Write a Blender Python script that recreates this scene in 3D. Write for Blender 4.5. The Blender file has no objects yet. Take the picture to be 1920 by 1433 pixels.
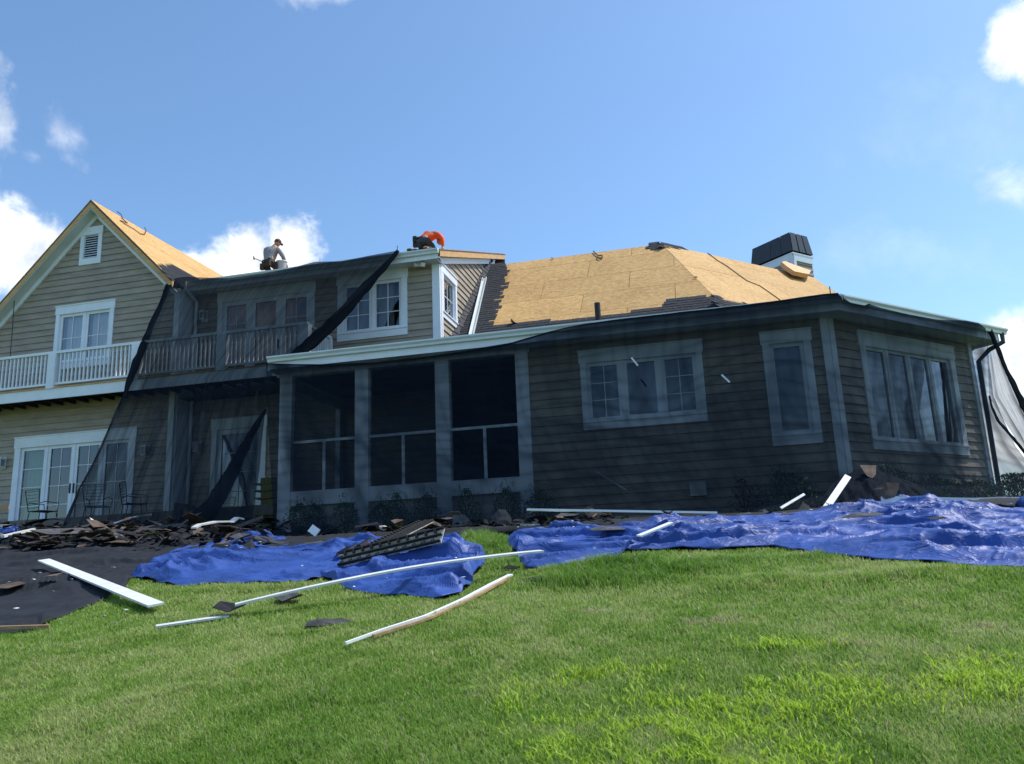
import bpy, math, random
import numpy as np
from mathutils import Vector, Matrix, noise as mnoise
random.seed(7); rng = np.random.default_rng(11)
S = bpy.context.scene
R = math.radians

# ---------------------------------------------------------------- camera
# world axes: +X along the house front (right), +Y away towards the house, +Z up; the eye is the origin
F, PITCH, ROLL, YAW = 1550.0, R(13.0), R(-2.33), R(13.4)
cp, sp, cr, sr = math.cos(PITCH), math.sin(PITCH), math.cos(ROLL), math.sin(ROLL)
CM = np.array([[cr, -sr, 0], [sr, cr, 0], [0, 0, 1]]) @ np.array([[1, 0, 0], [0, sp, -cp], [0, cp, sp]])
HM = np.array([[math.cos(YAW), -math.sin(YAW), 0], [math.sin(YAW), math.cos(YAW), 0], [0, 0, 1]])
AX = (HM @ CM.T).T            # rows: image right, image down, forward in world axes
cam_d = bpy.data.cameras.new('camera'); cam = bpy.data.objects.new('camera', cam_d); S.collection.objects.link(cam)
cam_d.sensor_width = 36; cam_d.lens = 36 * F / 1920; cam_d.clip_end = 3000; cam_d.clip_start = 0.05
cam.matrix_world = Matrix([[AX[0][i], -AX[1][i], -AX[2][i], 0] for i in range(3)] + [[0, 0, 0, 1]])
S.camera = cam

# ---------------------------------------------------------------- light
SUN_EL, SUN_AZ = R(58), R(60)        # azimuth from +Y towards +X
sd = Vector((math.sin(SUN_AZ) * math.cos(SUN_EL), math.cos(SUN_AZ) * math.cos(SUN_EL), math.sin(SUN_EL)))
sl = bpy.data.lights.new('sun', 'SUN'); so = bpy.data.objects.new('sun', sl); S.collection.objects.link(so)
sl.energy = 3.7; sl.angle = R(0.53); sl.color = (1.0, 0.955, 0.88)
so.rotation_euler = sd.to_track_quat('Z', 'Y').to_euler(); so.location = (20, 20, 60)
S.view_settings.view_transform = 'Standard'; S.view_settings.look = 'None'
S.view_settings.exposure = 0.33; S.view_settings.gamma = 1.0; S.view_settings.use_curve_mapping = False
S.render.engine = 'CYCLES'
S.cycles.max_bounces = 6; S.cycles.diffuse_bounces = 3; S.cycles.glossy_bounces = 3
S.cycles.transmission_bounces = 4; S.cycles.transparent_max_bounces = 24
S.cycles.use_denoising = True; S.cycles.caustics_reflective = False; S.cycles.caustics_refractive = False
S.cycles.sample_clamp_indirect = 6

def raydir(px, py):
    return HM @ (CM.T @ np.array([(px - 960) / F, (py - 716.5) / F, 1.0]))
def onY(px, py, Y): d = raydir(px, py); return d * (Y / d[1])
def onX(px, py, X): d = raydir(px, py); return d * (X / d[0])
def onP(px, py, n, p0): d = raydir(px, py); n = np.array(n, float); return d * (np.dot(n, p0) / np.dot(n, d))
def pixof(P):
    c = AX @ np.array(P, float); return (960 + F * c[0] / c[2], 716.5 + F * c[1] / c[2])

# world: NISHITA sky plus clouds fixed to directions of the sky
world = bpy.data.worlds.new('World'); S.world = world; world.use_nodes = True
wn, wl = world.node_tree.nodes, world.node_tree.links
wn.clear()
def N(tree, typ, **kw):
    n = tree.new(typ)
    for k, v in kw.items(): setattr(n, k, v)
    return n
sky = N(wn, 'ShaderNodeTexSky', sky_type='NISHITA'); sky.sun_disc = False
sky.sun_elevation = SUN_EL; sky.sun_rotation = SUN_AZ
sky.altitude = 100; sky.air_density = 1.0; sky.dust_density = 0.9; sky.ozone_density = 1.6
bg = N(wn, 'ShaderNodeBackground'); bg.inputs['Strength'].default_value = 0.15
wo = N(wn, 'ShaderNodeOutputWorld'); wl.new(bg.outputs[0], wo.inputs[0])
tc = N(wn, 'ShaderNodeTexCoord')
def vdot(vec):
    n = N(wn, 'ShaderNodeVectorMath', operation='DOT_PRODUCT'); wl.new(tc.outputs['Generated'], n.inputs[0])
    n.inputs[1].default_value = vec; return n.outputs['Value']
def math_(op, a, b=None, c=None, clamp=False):
    n = N(wn, 'ShaderNodeMath', operation=op); n.use_clamp = clamp
    for i, v in enumerate((a, b, c)):
        if v is None: continue
        if isinstance(v, (int, float)): n.inputs[i].default_value = v
        else: wl.new(v, n.inputs[i])
    return n.outputs[0]
def wnoise(scale, detail, rough=0.55, dist=0.0, off=(0, 0, 0)):
    m = N(wn, 'ShaderNodeMapping'); wl.new(tc.outputs['Generated'], m.inputs[0]); m.inputs['Location'].default_value = off
    n = N(wn, 'ShaderNodeTexNoise'); wl.new(m.outputs[0], n.inputs['Vector'])
    n.inputs['Scale'].default_value = scale; n.inputs['Detail'].default_value = detail
    n.inputs['Roughness'].default_value = rough; n.inputs['Distortion'].default_value = dist; return n.outputs['Fac']
# (px, py, half width px, half height px, density)
CLOUDS = [(30, 470, 130, 95, 1.0), (-70, 440, 150, 120, 1.0), (440, 490, 120, 75, 1.0), (540, 475, 92, 92, 1.0), (485, 520, 190, 78, 1.0), (470, 470, 90, 72, 1.0), (450, 505, 120, 60, 1.0), (370, 500, 80, 45, 1.0),
          (5, 240, 52, 95, 0.75), (112, 255, 52, 70, 0.5), (70, 295, 60, 34, 0.4), (118, 300, 40, 40, 0.4), (-25, 320, 50, 40, 0.6),
          (1908, 75, 52, 62, 0.95), (1955, 60, 60, 80, 1.0), (1900, 365, 60, 50, 0.45), (630, -8, 110, 32, 0.5),
          (1915, 700, 80, 110, 0.95), (1960, 820, 180, 120, 0.95), (1870, 790, 70, 90, 0.7), (2060, 640, 120, 120, 1.0),
          (1700, 470, 260, 60, 0.10), (1800, 250, 200, 90, 0.08)]
nz1 = wnoise(9, 9, 0.60, 0.3); nz2 = wnoise(26, 6, 0.6, 0.4, (3, 1, 2))
dens = None; low = None
for (px, py, a, b, dn) in CLOUDS:
    c = raydir(px, py); c /= np.linalg.norm(c)
    r_ = AX[0] - np.dot(AX[0], c) * c; r_ /= np.linalg.norm(r_)
    u_ = np.cross(r_, c)
    if u_[2] < 0: u_ = -u_
    zc = vdot(tuple(c)); zc2 = math_('MAXIMUM', zc, 0.05)
    x = math_('DIVIDE', vdot(tuple(r_)), zc2); y = math_('DIVIDE', vdot(tuple(u_)), zc2)
    x = math_('DIVIDE', x, a / F); y = math_('DIVIDE', y, b / F)
    d2 = math_('ADD', math_('MULTIPLY', x, x), math_('MULTIPLY', y, y))
    m = math_('SUBTRACT', 1.0, math_('SQRT', d2))
    m = math_('ADD', m, math_('MULTIPLY', math_('SUBTRACT', nz1, 0.5), 1.7 if dn > 0.8 else 2.8))
    m = math_('ADD', m, math_('MULTIPLY', math_('SUBTRACT', nz2, 0.5), 0.8 if dn > 0.8 else 1.6))
    mr = N(wn, 'ShaderNodeMapRange', interpolation_type='SMOOTHSTEP'); wl.new(m, mr.inputs['Value'])
    mr.inputs['From Min'].default_value = 0.10 if dn > 0.8 else 0.0; mr.inputs['From Max'].default_value = 0.60 if dn > 0.8 else 1.1
    mr.inputs['To Max'].default_value = dn
    front = math_('GREATER_THAN', zc, 0.05)
    v = math_('MULTIPLY', mr.outputs[0], front)
    dens = v if dens is None else math_('MAXIMUM', dens, v)
# more fair-weather clouds low in the sky, all round, outside the picture as well
sepz = N(wn, 'ShaderNodeSeparateXYZ'); wl.new(tc.outputs['Generated'], sepz.inputs[0])
gen = wnoise(3.2, 8, 0.55, 0.2, (5, 5, 1))
behind = math_('LESS_THAN', vdot(tuple(AX[2])), 0.62)
g = N(wn, 'ShaderNodeMapRange', interpolation_type='SMOOTHSTEP'); wl.new(gen, g.inputs['Value'])
g.inputs['From Min'].default_value = 0.57; g.inputs['From Max'].default_value = 0.68; g.inputs['To Max'].default_value = 0.9
dens = math_('MAXIMUM', dens, math_('MULTIPLY', g.outputs[0], behind))
shade = wnoise(14, 6, 0.6, 0.0, (1, 4, 0.6))
cr1 = N(wn, 'ShaderNodeValToRGB'); wl.new(shade, cr1.inputs[0])
cr1.color_ramp.elements[0].position = 0.36; cr1.color_ramp.elements[0].color = (4.2, 4.6, 5.2, 1)
cr1.color_ramp.elements[1].position = 0.60; cr1.color_ramp.elements[1].color = (7.9, 8.0, 8.1, 1)
mix = N(wn, 'ShaderNodeMix', data_type='RGBA'); wl.new(dens, mix.inputs['Factor'])
tint = N(wn, 'ShaderNodeMix', data_type='RGBA', blend_type='MULTIPLY'); tint.inputs['Factor'].default_value = 1.0
wl.new(sky.outputs[0], tint.inputs['A']); tint.inputs['B'].default_value = (0.84, 1.02, 1.12, 1)
wl.new(tint.outputs['Result'], mix.inputs['A']); wl.new(cr1.outputs[0], mix.inputs['B'])
wl.new(mix.outputs['Result'], bg.inputs['Color'])

# ---------------------------------------------------------------- helpers
def tag(o, label=None, cat=None, group=None, kind=None):
    if label: o['label'] = label
    if cat: o['category'] = cat
    if group: o['group'] = group
    if kind: o['kind'] = kind
    return o
def empty(name, loc, label=None, cat=None, group=None, parent=None):
    o = bpy.data.objects.new(name, None); S.collection.objects.link(o); o.location = Vector(loc)
    if parent: o.parent = parent; o.location = Vector(loc) - wloc(parent)
    o.empty_display_size = 0.2
    return tag(o, label, cat, group)
def wloc(o):
    v = Vector((0, 0, 0))
    while o is not None: v += o.location; o = o.parent
    return v
class MB:
    def __init__(s): s.v = []; s.f = []
    def add(s, vs, fs):
        k = len(s.v); s.v += [tuple(map(float, p)) for p in vs]; s.f += [tuple(i + k for i in f) for f in fs]; return s
    def quad(s, a, b, c, d): return s.add([a, b, c, d], [(0, 1, 2, 3)])
    def hexa(s, p):   # 8 points: bottom 4 ccw, top 4 ccw
        return s.add(p, [(3, 2, 1, 0), (4, 5, 6, 7), (0, 1, 5, 4), (1, 2, 6, 5), (2, 3, 7, 6), (3, 0, 4, 7)])
    def box(s, a, b):
        x0, y0, z0 = a; x1, y1, z1 = b
        return s.hexa([(x0, y0, z0), (x1, y0, z0), (x1, y1, z0), (x0, y1, z0), (x0, y0, z1), (x1, y0, z1), (x1, y1, z1), (x0, y1, z1)])
    def fbox(s, fr, s0, s1, z0, z1, o0, o1):   # box in a wall frame: along, height, outwards
        P = fr.p
        return s.hexa([P(s0, z0, o1), P(s1, z0, o1), P(s1, z0, o0), P(s0, z0, o0), P(s0, z1, o1), P(s1, z1, o1), P(s1, z1, o0), P(s0, z1, o0)])
    def bar(s, a, b, w, t, up=(0, 0, 1)):      # straight bar w wide, t thick
        a = Vector(a); b = Vector(b); d = (b - a).normalized(); up = Vector(up)
        x = d.cross(up)
        if x.length < 1e-4: x = d.cross(Vector((1, 0, 0)))
        x = x.normalized() * w / 2; y = x.cross(d).normalized() * t / 2
        return s.hexa([a - x - y, a + x - y, b + x - y, b - x - y, a - x + y, a + x + y, b + x + y, b - x + y])
    def tube(s, pts, r, n=6, caps=True):
        pts = [Vector(p) for p in pts]; k = len(s.v); prev = None
        for i, p in enumerate(pts):
            d = (pts[min(i + 1, len(pts) - 1)] - pts[max(i - 1, 0)]).normalized()
            a = d.cross(Vector((0, 0, 1)) if abs(d.z) < 0.95 else Vector((1, 0, 0))).normalized() if prev is None else (prev - d * prev.dot(d)).normalized()
            prev = a; b = d.cross(a); rr = r[i] if hasattr(r, '__len__') else r
            for j in range(n):
                t = 2 * math.pi * j / n; q = p + a * math.cos(t) * rr + b * math.sin(t) * rr; s.v.append(tuple(q))
        for i in range(len(pts) - 1):
            for j in range(n):
                j2 = (j + 1) % n; s.f.append((k + i * n + j, k + i * n + j2, k + (i + 1) * n + j2, k + (i + 1) * n + j))
        if caps:
            s.f.append(tuple(k + j for j in reversed(range(n)))); s.f.append(tuple(k + (len(pts) - 1) * n + j for j in range(n)))
        return s
    def slab(s, pts, n, t):     # polygon extruded by -n*t
        n = Vector(n).normalized(); k = len(pts); b = [Vector(p) - n * t for p in pts]
        return s.add(list(pts) + b, [tuple(range(k)), tuple(range(2 * k - 1, k - 1, -1))] + [(i, i + k, (i + 1) % k + k, (i + 1) % k) for i in range(k)])
    def build(s, name, mat, parent=None, origin=None, smooth=False):
        me = bpy.data.meshes.new(name)
        if parent is not None: off = wloc(parent)
        elif origin is not None: off = Vector(origin)
        else:
            a = np.array(s.v); off = Vector(((a[:, 0].min() + a[:, 0].max()) / 2, (a[:, 1].min() + a[:, 1].max()) / 2, a[:, 2].min()))
        me.from_pydata([(p[0] - off.x, p[1] - off.y, p[2] - off.z) for p in s.v], [], s.f)
        me.materials.append(mat)
        if smooth: me.polygons.foreach_set('use_smooth', [True] * len(me.polygons))
        me.update()
        o = bpy.data.objects.new(name, me); S.collection.objects.link(o)
        if parent is not None: o.parent = parent
        else: o.location = off
        return o
class Fr:      # wall frame: origin, unit direction along the wall, outward normal
    def __init__(s, o, u, n): s.o = np.array(o, float); s.u = np.array(u, float); s.n = np.array(n, float)
    def p(s, a, z, off=0.0): q = s.o + s.u * a + s.n * off; return (q[0], q[1], z)

# ---------------------------------------------------------------- materials
def mat(name, col, rough=0.7, var=0.0, vscale=3.0, bump=0.0, bscale=60.0, objvar=0.0, metal=0.0, col2=None, stretch=None, spec=0.5, trans=0.0):
    m = bpy.data.materials.new(name); m.use_nodes = True; t = m.node_tree; n, l = t.nodes, t.links
    b = n['Principled BSDF']; b.inputs['Roughness'].default_value = rough; b.inputs['Metallic'].default_value = metal
    b.inputs['Specular IOR Level'].default_value = spec
    c = (*col, 1); b.inputs['Base Color'].default_value = c
    co = N(n, 'ShaderNodeTexCoord'); mp = N(n, 'ShaderNodeMapping'); l.new(co.outputs['Object'], mp.inputs[0])
    if stretch: mp.inputs['Scale'].default_value = stretch
    cur = None
    if var or col2:
        nz = N(n, 'ShaderNodeTexNoise'); nz.inputs['Scale'].default_value = vscale; nz.inputs['Detail'].default_value = 6; nz.inputs['Roughness'].default_value = 0.65
        l.new(mp.outputs[0], nz.inputs['Vector'])
        rp = N(n, 'ShaderNodeValToRGB'); l.new(nz.outputs['Fac'], rp.inputs[0])
        c2 = col2 if col2 else tuple(x * (1 - var) for x in col); c1 = col if col2 else tuple(min(1, x * (1 + var)) for x in col)
        rp.color_ramp.elements[0].position = 0.35; rp.color_ramp.elements[0].color = (*c2, 1)
        rp.color_ramp.elements[1].position = 0.65; rp.color_ramp.elements[1].color = (*c1, 1)
        cur = rp.outputs[0]
    if objvar:
        oi = N(n, 'ShaderNodeObjectInfo'); mr = N(n, 'ShaderNodeMapRange'); l.new(oi.outputs['Random'], mr.inputs[0])
        mr.inputs['To Min'].default_value = 1 - objvar; mr.inputs['To Max'].default_value = 1 + objvar
        vm = N(n, 'ShaderNodeVectorMath', operation='SCALE'); l.new(mr.outputs[0], vm.inputs['Scale'])
        if cur is None: vm.inputs[0].default_value = col
        else: l.new(cur, vm.inputs[0])
        cur = vm.outputs[0]
    if cur is not None: l.new(cur, b.inputs['Base Color'])
    if bump:
        nb = N(n, 'ShaderNodeTexNoise'); nb.inputs['Scale'].default_value = bscale; nb.inputs['Detail'].default_value = 4
        l.new(mp.outputs[0], nb.inputs['Vector'])
        bp = N(n, 'ShaderNodeBump'); bp.inputs['Strength'].default_value = bump; bp.inputs['Distance'].default_value = 0.02
        l.new(nb.outputs['Fac'], bp.inputs['Height']); l.new(bp.outputs[0], b.inputs['Normal'])
    return m
M = {}
M['siding'] = mat('siding_paint', (0.35, 0.295, 0.235), 0.6, 0.18, 1.3, 0.15, 40, 0.05, stretch=(1, 1, 4))
M['trim'] = mat('white_trim', (0.80, 0.84, 0.90), 0.5, 0.06, 2.0, 0.05, 30)
M['soffit'] = mat('soffit_paint', (0.60, 0.64, 0.60), 0.6, 0.05, 2.0)
M['gutter'] = mat('gutter_metal', (0.70, 0.76, 0.76), 0.35, 0.05, 3.0)
M['sheath'] = mat('wall_sheathing', (0.10, 0.09, 0.07), 0.9)
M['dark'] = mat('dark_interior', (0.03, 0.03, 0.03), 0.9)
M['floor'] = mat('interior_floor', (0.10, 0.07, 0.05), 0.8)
M['wood'] = mat('new_lumber', (0.62, 0.36, 0.15), 0.7, 0.2, 4, 0.1, 50, stretch=(1, 1, 6))
M['fdn'] = mat('foundation_concrete', (0.45, 0.44, 0.42), 0.9, 0.15, 5, 0.3, 80)
M['shingle'] = mat('asphalt_shingle', (0.045, 0.047, 0.055), 0.95, 0.45, 22, 0.6, 250, 0.0, spec=0.2)
M['scrapgrey'] = mat('scrap_shingle_grey', (0.075, 0.075, 0.08), 0.95, 0.35, 9, 0.5, 200, 0.3, spec=0.2)
M['scrapdark'] = mat('scrap_shingle_dark', (0.022, 0.022, 0.026), 0.95, 0.35, 9, 0.5, 200, 0.3, spec=0.2)
M['scrapbrown'] = mat('scrap_shingle_underside', (0.105, 0.078, 0.062), 0.95, 0.35, 7, 0.4, 150, 0.35, spec=0.2)
M['scraptan'] = mat('scrap_wood', (0.42, 0.27, 0.14), 0.85, 0.25, 8, 0.2, 90, 0.2)
M['whitepaint'] = mat('white_board_paint', (0.78, 0.80, 0.80), 0.55, 0.05, 5, 0.1, 60)
M['whiteworn'] = mat('white_board_worn', (0.72, 0.74, 0.74), 0.6, col2=(0.60, 0.60, 0.58), vscale=6, bump=0.15, bscale=60, stretch=(1, 1, 1))
M['cap'] = mat('chimney_cap_metal', (0.028, 0.036, 0.045), 0.45, 0.15, 2)
M['blackplastic'] = mat('black_plastic', (0.02, 0.02, 0.022), 0.6, 0.2, 8)
M['iron'] = mat('wire_iron', (0.035, 0.04, 0.04), 0.5)
M['pot'] = mat('planter_clay', (0.36, 0.35, 0.31), 0.8, 0.08, 6)
M['lamp'] = mat('lamp_enamel', (0.70, 0.72, 0.70), 0.4)
M['lampglass'] = mat('lamp_glass', (0.25, 0.28, 0.28), 0.2)
M['ventplate'] = mat('vent_plate_dusty', (0.40, 0.37, 0.29), 0.85, 0.5, 9)
M['bucket'] = mat('bucket_plastic', (0.36, 0.40, 0.45), 0.5)
M['rope'] = mat('rope_fibre', (0.10, 0.05, 0.03), 0.9)
M['curtain'] = mat('curtain_cloth', (0.45, 0.60, 0.52), 0.9, 0.08, 4)
M['blind'] = mat('window_shade', (0.30, 0.27, 0.33), 0.9, 0.2, 1.2)
M['shade'] = mat('roller_shade', (0.80, 0.76, 0.82), 0.8, 0.06, 2)
M['stair'] = mat('tread_wood', (0.16, 0.145, 0.06), 0.8, 0.15, 5)
M['bark'] = mat('shrub_bark', (0.08, 0.06, 0.045), 0.9)
M['leaf'] = mat('shrub_leaf', (0.075, 0.145, 0.055), 0.6, 0.4, 12)
M['leafred'] = mat('red_shrub_leaf', (0.10, 0.045, 0.035), 0.6, 0.4, 12)
M['fixing'] = mat('metal_fixing', (0.5, 0.5, 0.5), 0.4, metal=0.6)

# OSB: strand board, short flakes
def osb():
    m = bpy.data.materials.new('osb_board'); m.use_nodes = True; n, l = m.node_tree.nodes, m.node_tree.links
    b = n['Principled BSDF']; b.inputs['Roughness'].default_value = 0.8; b.inputs['Specular IOR Level'].default_value = 0.25
    co = N(n, 'ShaderNodeTexCoord'); mp = N(n, 'ShaderNodeMapping'); l.new(co.outputs['Object'], mp.inputs[0]); mp.inputs['Scale'].default_value = (1, 1.6, 1.6)
    v = N(n, 'ShaderNodeTexVoronoi'); v.inputs['Scale'].default_value = 14; v.inputs['Randomness'].default_value = 1; l.new(mp.outputs[0], v.inputs['Vector'])
    nz = N(n, 'ShaderNodeTexNoise'); nz.inputs['Scale'].default_value = 9; nz.inputs['Detail'].default_value = 8; nz.inputs['Roughness'].default_value = 0.8; l.new(mp.outputs[0], nz.inputs['Vector'])
    nl = N(n, 'ShaderNodeTexNoise'); nl.inputs['Scale'].default_value = 0.7; nl.inputs['Detail'].default_value = 3; l.new(co.outputs['Object'], nl.inputs['Vector'])
    sx = N(n, 'ShaderNodeSeparateColor'); l.new(v.outputs['Color'], sx.inputs[0])
    a = N(n, 'ShaderNodeMath', operation='MULTIPLY_ADD'); l.new(sx.outputs[0], a.inputs[0]); a.inputs[1].default_value = 0.30; l.new(nz.outputs['Fac'], a.inputs[2])
    a2 = N(n, 'ShaderNodeMath', operation='MULTIPLY_ADD'); l.new(nl.outputs['Fac'], a2.inputs[0]); a2.inputs[1].default_value = 0.35; l.new(a.outputs[0], a2.inputs[2])
    rp = N(n, 'ShaderNodeValToRGB'); l.new(a2.outputs[0], rp.inputs[0])
    e = rp.color_ramp.elements; e[0].position = 0.5; e[0].color = (0.36, 0.20, 0.070, 1); e[1].position = 1.05; e[1].color = (0.64, 0.40, 0.165, 1)
    k = e.new(0.78); k.color = (0.51, 0.305, 0.115, 1)
    oi = N(n, 'ShaderNodeObjectInfo'); mr = N(n, 'ShaderNodeMapRange'); l.new(oi.outputs['Random'], mr.inputs[0]); mr.inputs['To Min'].default_value = 0.92; mr.inputs['To Max'].default_value = 1.07
    vm = N(n, 'ShaderNodeVectorMath', operation='SCALE'); l.new(rp.outputs[0], vm.inputs[0]); l.new(mr.outputs[0], vm.inputs['Scale']); l.new(vm.outputs[0], b.inputs['Base Color'])
    bp = N(n, 'ShaderNodeBump'); bp.inputs['Strength'].default_value = 0.25; bp.inputs['Distance'].default_value = 0.01; l.new(nz.outputs['Fac'], bp.inputs['Height']); l.new(bp.outputs[0], b.inputs['Normal'])
    return m
M['osb'] = osb()
def glass(name, tint, tr):
    m = bpy.data.materials.new(name); m.use_nodes = True; n, l = m.node_tree.nodes, m.node_tree.links
    n.clear(); out = N(n, 'ShaderNodeOutputMaterial'); tb = N(n, 'ShaderNodeBsdfTransparent'); tb.inputs[0].default_value = (*tint, 1)
    gb = N(n, 'ShaderNodeBsdfGlossy'); gb.inputs['Roughness'].default_value = 0.02; gb.inputs['Color'].default_value = (0.95, 0.97, 1, 1)
    fr = N(n, 'ShaderNodeFresnel'); fr.inputs['IOR'].default_value = 1.52
    ad = N(n, 'ShaderNodeMath', operation='MULTIPLY_ADD'); l.new(fr.outputs[0], ad.inputs[0]); ad.inputs[1].default_value = 1.9; ad.inputs[2].default_value = tr; ad.use_clamp = True
    co = N(n, 'ShaderNodeTexCoord'); nz = N(n, 'ShaderNodeTexNoise'); nz.inputs['Scale'].default_value = 1.5; l.new(co.outputs['Object'], nz.inputs['Vector'])
    bp = N(n, 'ShaderNodeBump'); bp.inputs['Strength'].default_value = 0.06; bp.inputs['Distance'].default_value = 0.05; l.new(nz.outputs['Fac'], bp.inputs['Height']); l.new(bp.outputs[0], gb.inputs['Normal'])
    mx = N(n, 'ShaderNodeMixShader'); l.new(ad.outputs[0], mx.inputs[0]); l.new(tb.outputs[0], mx.inputs[1]); l.new(gb.outputs[0], mx.inputs[2]); l.new(mx.outputs[0], out.inputs[0])
    return m
M['doorglass'] = glass('door_glass', (0.35, 0.62, 0.55), 0.02)
M['glass'] = glass('window_glass', (0.80, 0.88, 0.88), 0.11)
def meshcloth(name, T, col, weave=0.05, bunch=False):
    m = bpy.data.materials.new(name); m.use_nodes = True; n, l = m.node_tree.nodes, m.node_tree.links
    n.clear(); out = N(n, 'ShaderNodeOutputMaterial'); tb = N(n, 'ShaderNodeBsdfTransparent'); tb.inputs[0].default_value = (0.93, 0.97, 1.0, 1); df = N(n, 'ShaderNodeBsdfDiffuse'); df.inputs[0].default_value = (*col, 1)
    tr = N(n, 'ShaderNodeBsdfTranslucent'); tr.inputs[0].default_value = (*col, 1)
    m0 = N(n, 'ShaderNodeMixShader'); m0.inputs[0].default_value = 0.3; l.new(df.outputs[0], m0.inputs[1]); l.new(tr.outputs[0], m0.inputs[2])
    co = N(n, 'ShaderNodeTexCoord'); nz = N(n, 'ShaderNodeTexNoise'); nz.inputs['Scale'].default_value = 2.5; nz.inputs['Detail'].default_value = 5; l.new(co.outputs['Object'], nz.inputs['Vector'])
    mr = N(n, 'ShaderNodeMapRange'); l.new(nz.outputs['Fac'], mr.inputs[0]); mr.inputs['From Min'].default_value = 0.3; mr.inputs['From Max'].default_value = 0.7
    mr.inputs['To Min'].default_value = T - weave; mr.inputs['To Max'].default_value = T + weave
    tv = mr.outputs[0]
    if bunch:      # the open share of the weave falls where the cloth is gathered
        at_ = N(n, 'ShaderNodeAttribute', attribute_name='bunch'); pw = N(n, 'ShaderNodeMath', operation='POWER'); l.new(tv, pw.inputs[0]); l.new(at_.outputs['Fac'], pw.inputs[1]); tv = pw.outputs[0]
    mx = N(n, 'ShaderNodeMixShader'); l.new(tv, mx.inputs[0]); l.new(m0.outputs[0], mx.inputs[1]); l.new(tb.outputs[0], mx.inputs[2]); l.new(mx.outputs[0], out.inputs[0])
    return m
M['net'] = meshcloth('black_debris_net', 0.48, (0.014, 0.020, 0.031), 0.03, True)
M['netdense'] = meshcloth('black_net_bunched', 0.06, (0.022, 0.028, 0.038), 0.04)
M['netmid'] = meshcloth('black_net_gathered', 0.28, (0.016, 0.022, 0.032), 0.1)
M['screen'] = meshcloth('insect_screen', 0.55, (0.02, 0.025, 0.03), 0.0)
M['groundnet'] = mat('ground_cloth_black', (0.017, 0.020, 0.026), 0.8, 0.3, 3, 0.3, 90, spec=0.25)
def tarpmat():
    m = mat('blue_tarp_plastic', (0.028, 0.072, 0.275), 0.50, 0.20, 1.1, 0.0, spec=0.3)
    n, l = m.node_tree.nodes, m.node_tree.links; b = n['Principled BSDF']
    co = N(n, 'ShaderNodeTexCoord'); mp = N(n, 'ShaderNodeMapping'); l.new(co.outputs['Object'], mp.inputs[0]); mp.inputs['Scale'].default_value = (.7, 1.2, 1)
    v = N(n, 'ShaderNodeTexNoise'); v.inputs['Scale'].default_value = 4.5; v.inputs['Detail'].default_value = 3; v.inputs['Roughness'].default_value = 0.6; v.inputs['Distortion'].default_value = 0.8
    l.new(mp.outputs[0], v.inputs['Vector'])
    a = N(n, 'ShaderNodeMath', operation='SUBTRACT'); l.new(v.outputs['Fac'], a.inputs[0]); a.inputs[1].default_value = .5
    ab = N(n, 'ShaderNodeMath', operation='ABSOLUTE'); l.new(a.outputs[0], ab.inputs[0]); sq = N(n, 'ShaderNodeMath', operation='POWER'); l.new(ab.outputs[0], sq.inputs[0]); sq.inputs[1].default_value = .5
    bp = N(n, 'ShaderNodeBump'); bp.inputs['Strength'].default_value = 0.42; bp.inputs['Distance'].default_value = -0.05; l.new(sq.outputs[0], bp.inputs['Height']); l.new(bp.outputs[0], b.inputs['Normal'])
    return m
M['tarp'] = tarpmat()

# ---------------------------------------------------------------- ground
def sstep(a, b, x): t = np.clip((x - a) / (b - a), 0, 1); return t * t * (3 - 2 * t)
def tz(x, y):
    x = np.asarray(x, float); y = np.asarray(y, float)
    base = -1.6 + 0.175 * np.minimum(y, 60)
    def soft(k, a, b): return np.logaddexp(0, (y - a) * k) / k * b      # smooth hinge
    zr = base - soft(6, 12.7, 0.115) - soft(3, 19, 0.06)
    zl = base + soft(5, 14.6, 0.07) - soft(4, 17.1, 0.245)
    w = sstep(-7.0, -10.5, x)
    z = zr * (1 - w) + zl * w
    z = z + np.logaddexp(0, (-4 - y) * 2) / 2 * 0.15
    z = z - np.maximum(0, y - 40) * 0.0 
    z = np.minimum(z, 1.66 + 0 * y)
    z = z + 0.022 * np.sin(x * 1.3 + 0.7 * y) * np.cos(y * 1.7 - 0.4 * x) * (y < 14)
    return z
def tzf(x, y): return float(tz(x, y))
def gnd(px, py, h=0.0):      # where the ray through a photo point meets the ground
    d = raydir(px, py); ts = np.arange(2.0, 40, 0.02); P = d[None, :] * (ts / d[1])[:, None]
    g = P[:, 2] - tz(P[:, 0], P[:, 1]) - h
    idx = np.nonzero(g <= 0)[0]
    k = idx[0] if len(idx) else np.argmin(np.abs(g[:700]))
    p = P[k]; return np.array([p[0], p[1], tzf(p[0], p[1]) + h])
xs = np.unique(np.concatenate([np.linspace(-600, -30, 24), np.linspace(-30, -14, 40), np.linspace(-14, 7, 190), np.linspace(7, 30, 40), np.linspace(30, 600, 24)]))
ys = np.unique(np.concatenate([np.linspace(-200, -6, 24), np.linspace(-6, 2, 20), np.linspace(2, 20, 190), np.linspace(20, 45, 25), np.linspace(45, 900, 24)]))
XX, YY = np.meshgrid(xs, ys); ZZ = tz(XX, YY)
nx, ny = len(xs), len(ys)
gv = np.stack([XX.ravel(), YY.ravel(), ZZ.ravel()], 1)
idx = np.arange(nx * ny).reshape(ny, nx)
gf = np.stack([idx[:-1, :-1].ravel(), idx[:-1, 1:].ravel(), idx[1:, 1:].ravel(), idx[1:, :-1].ravel()], 1)
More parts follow.
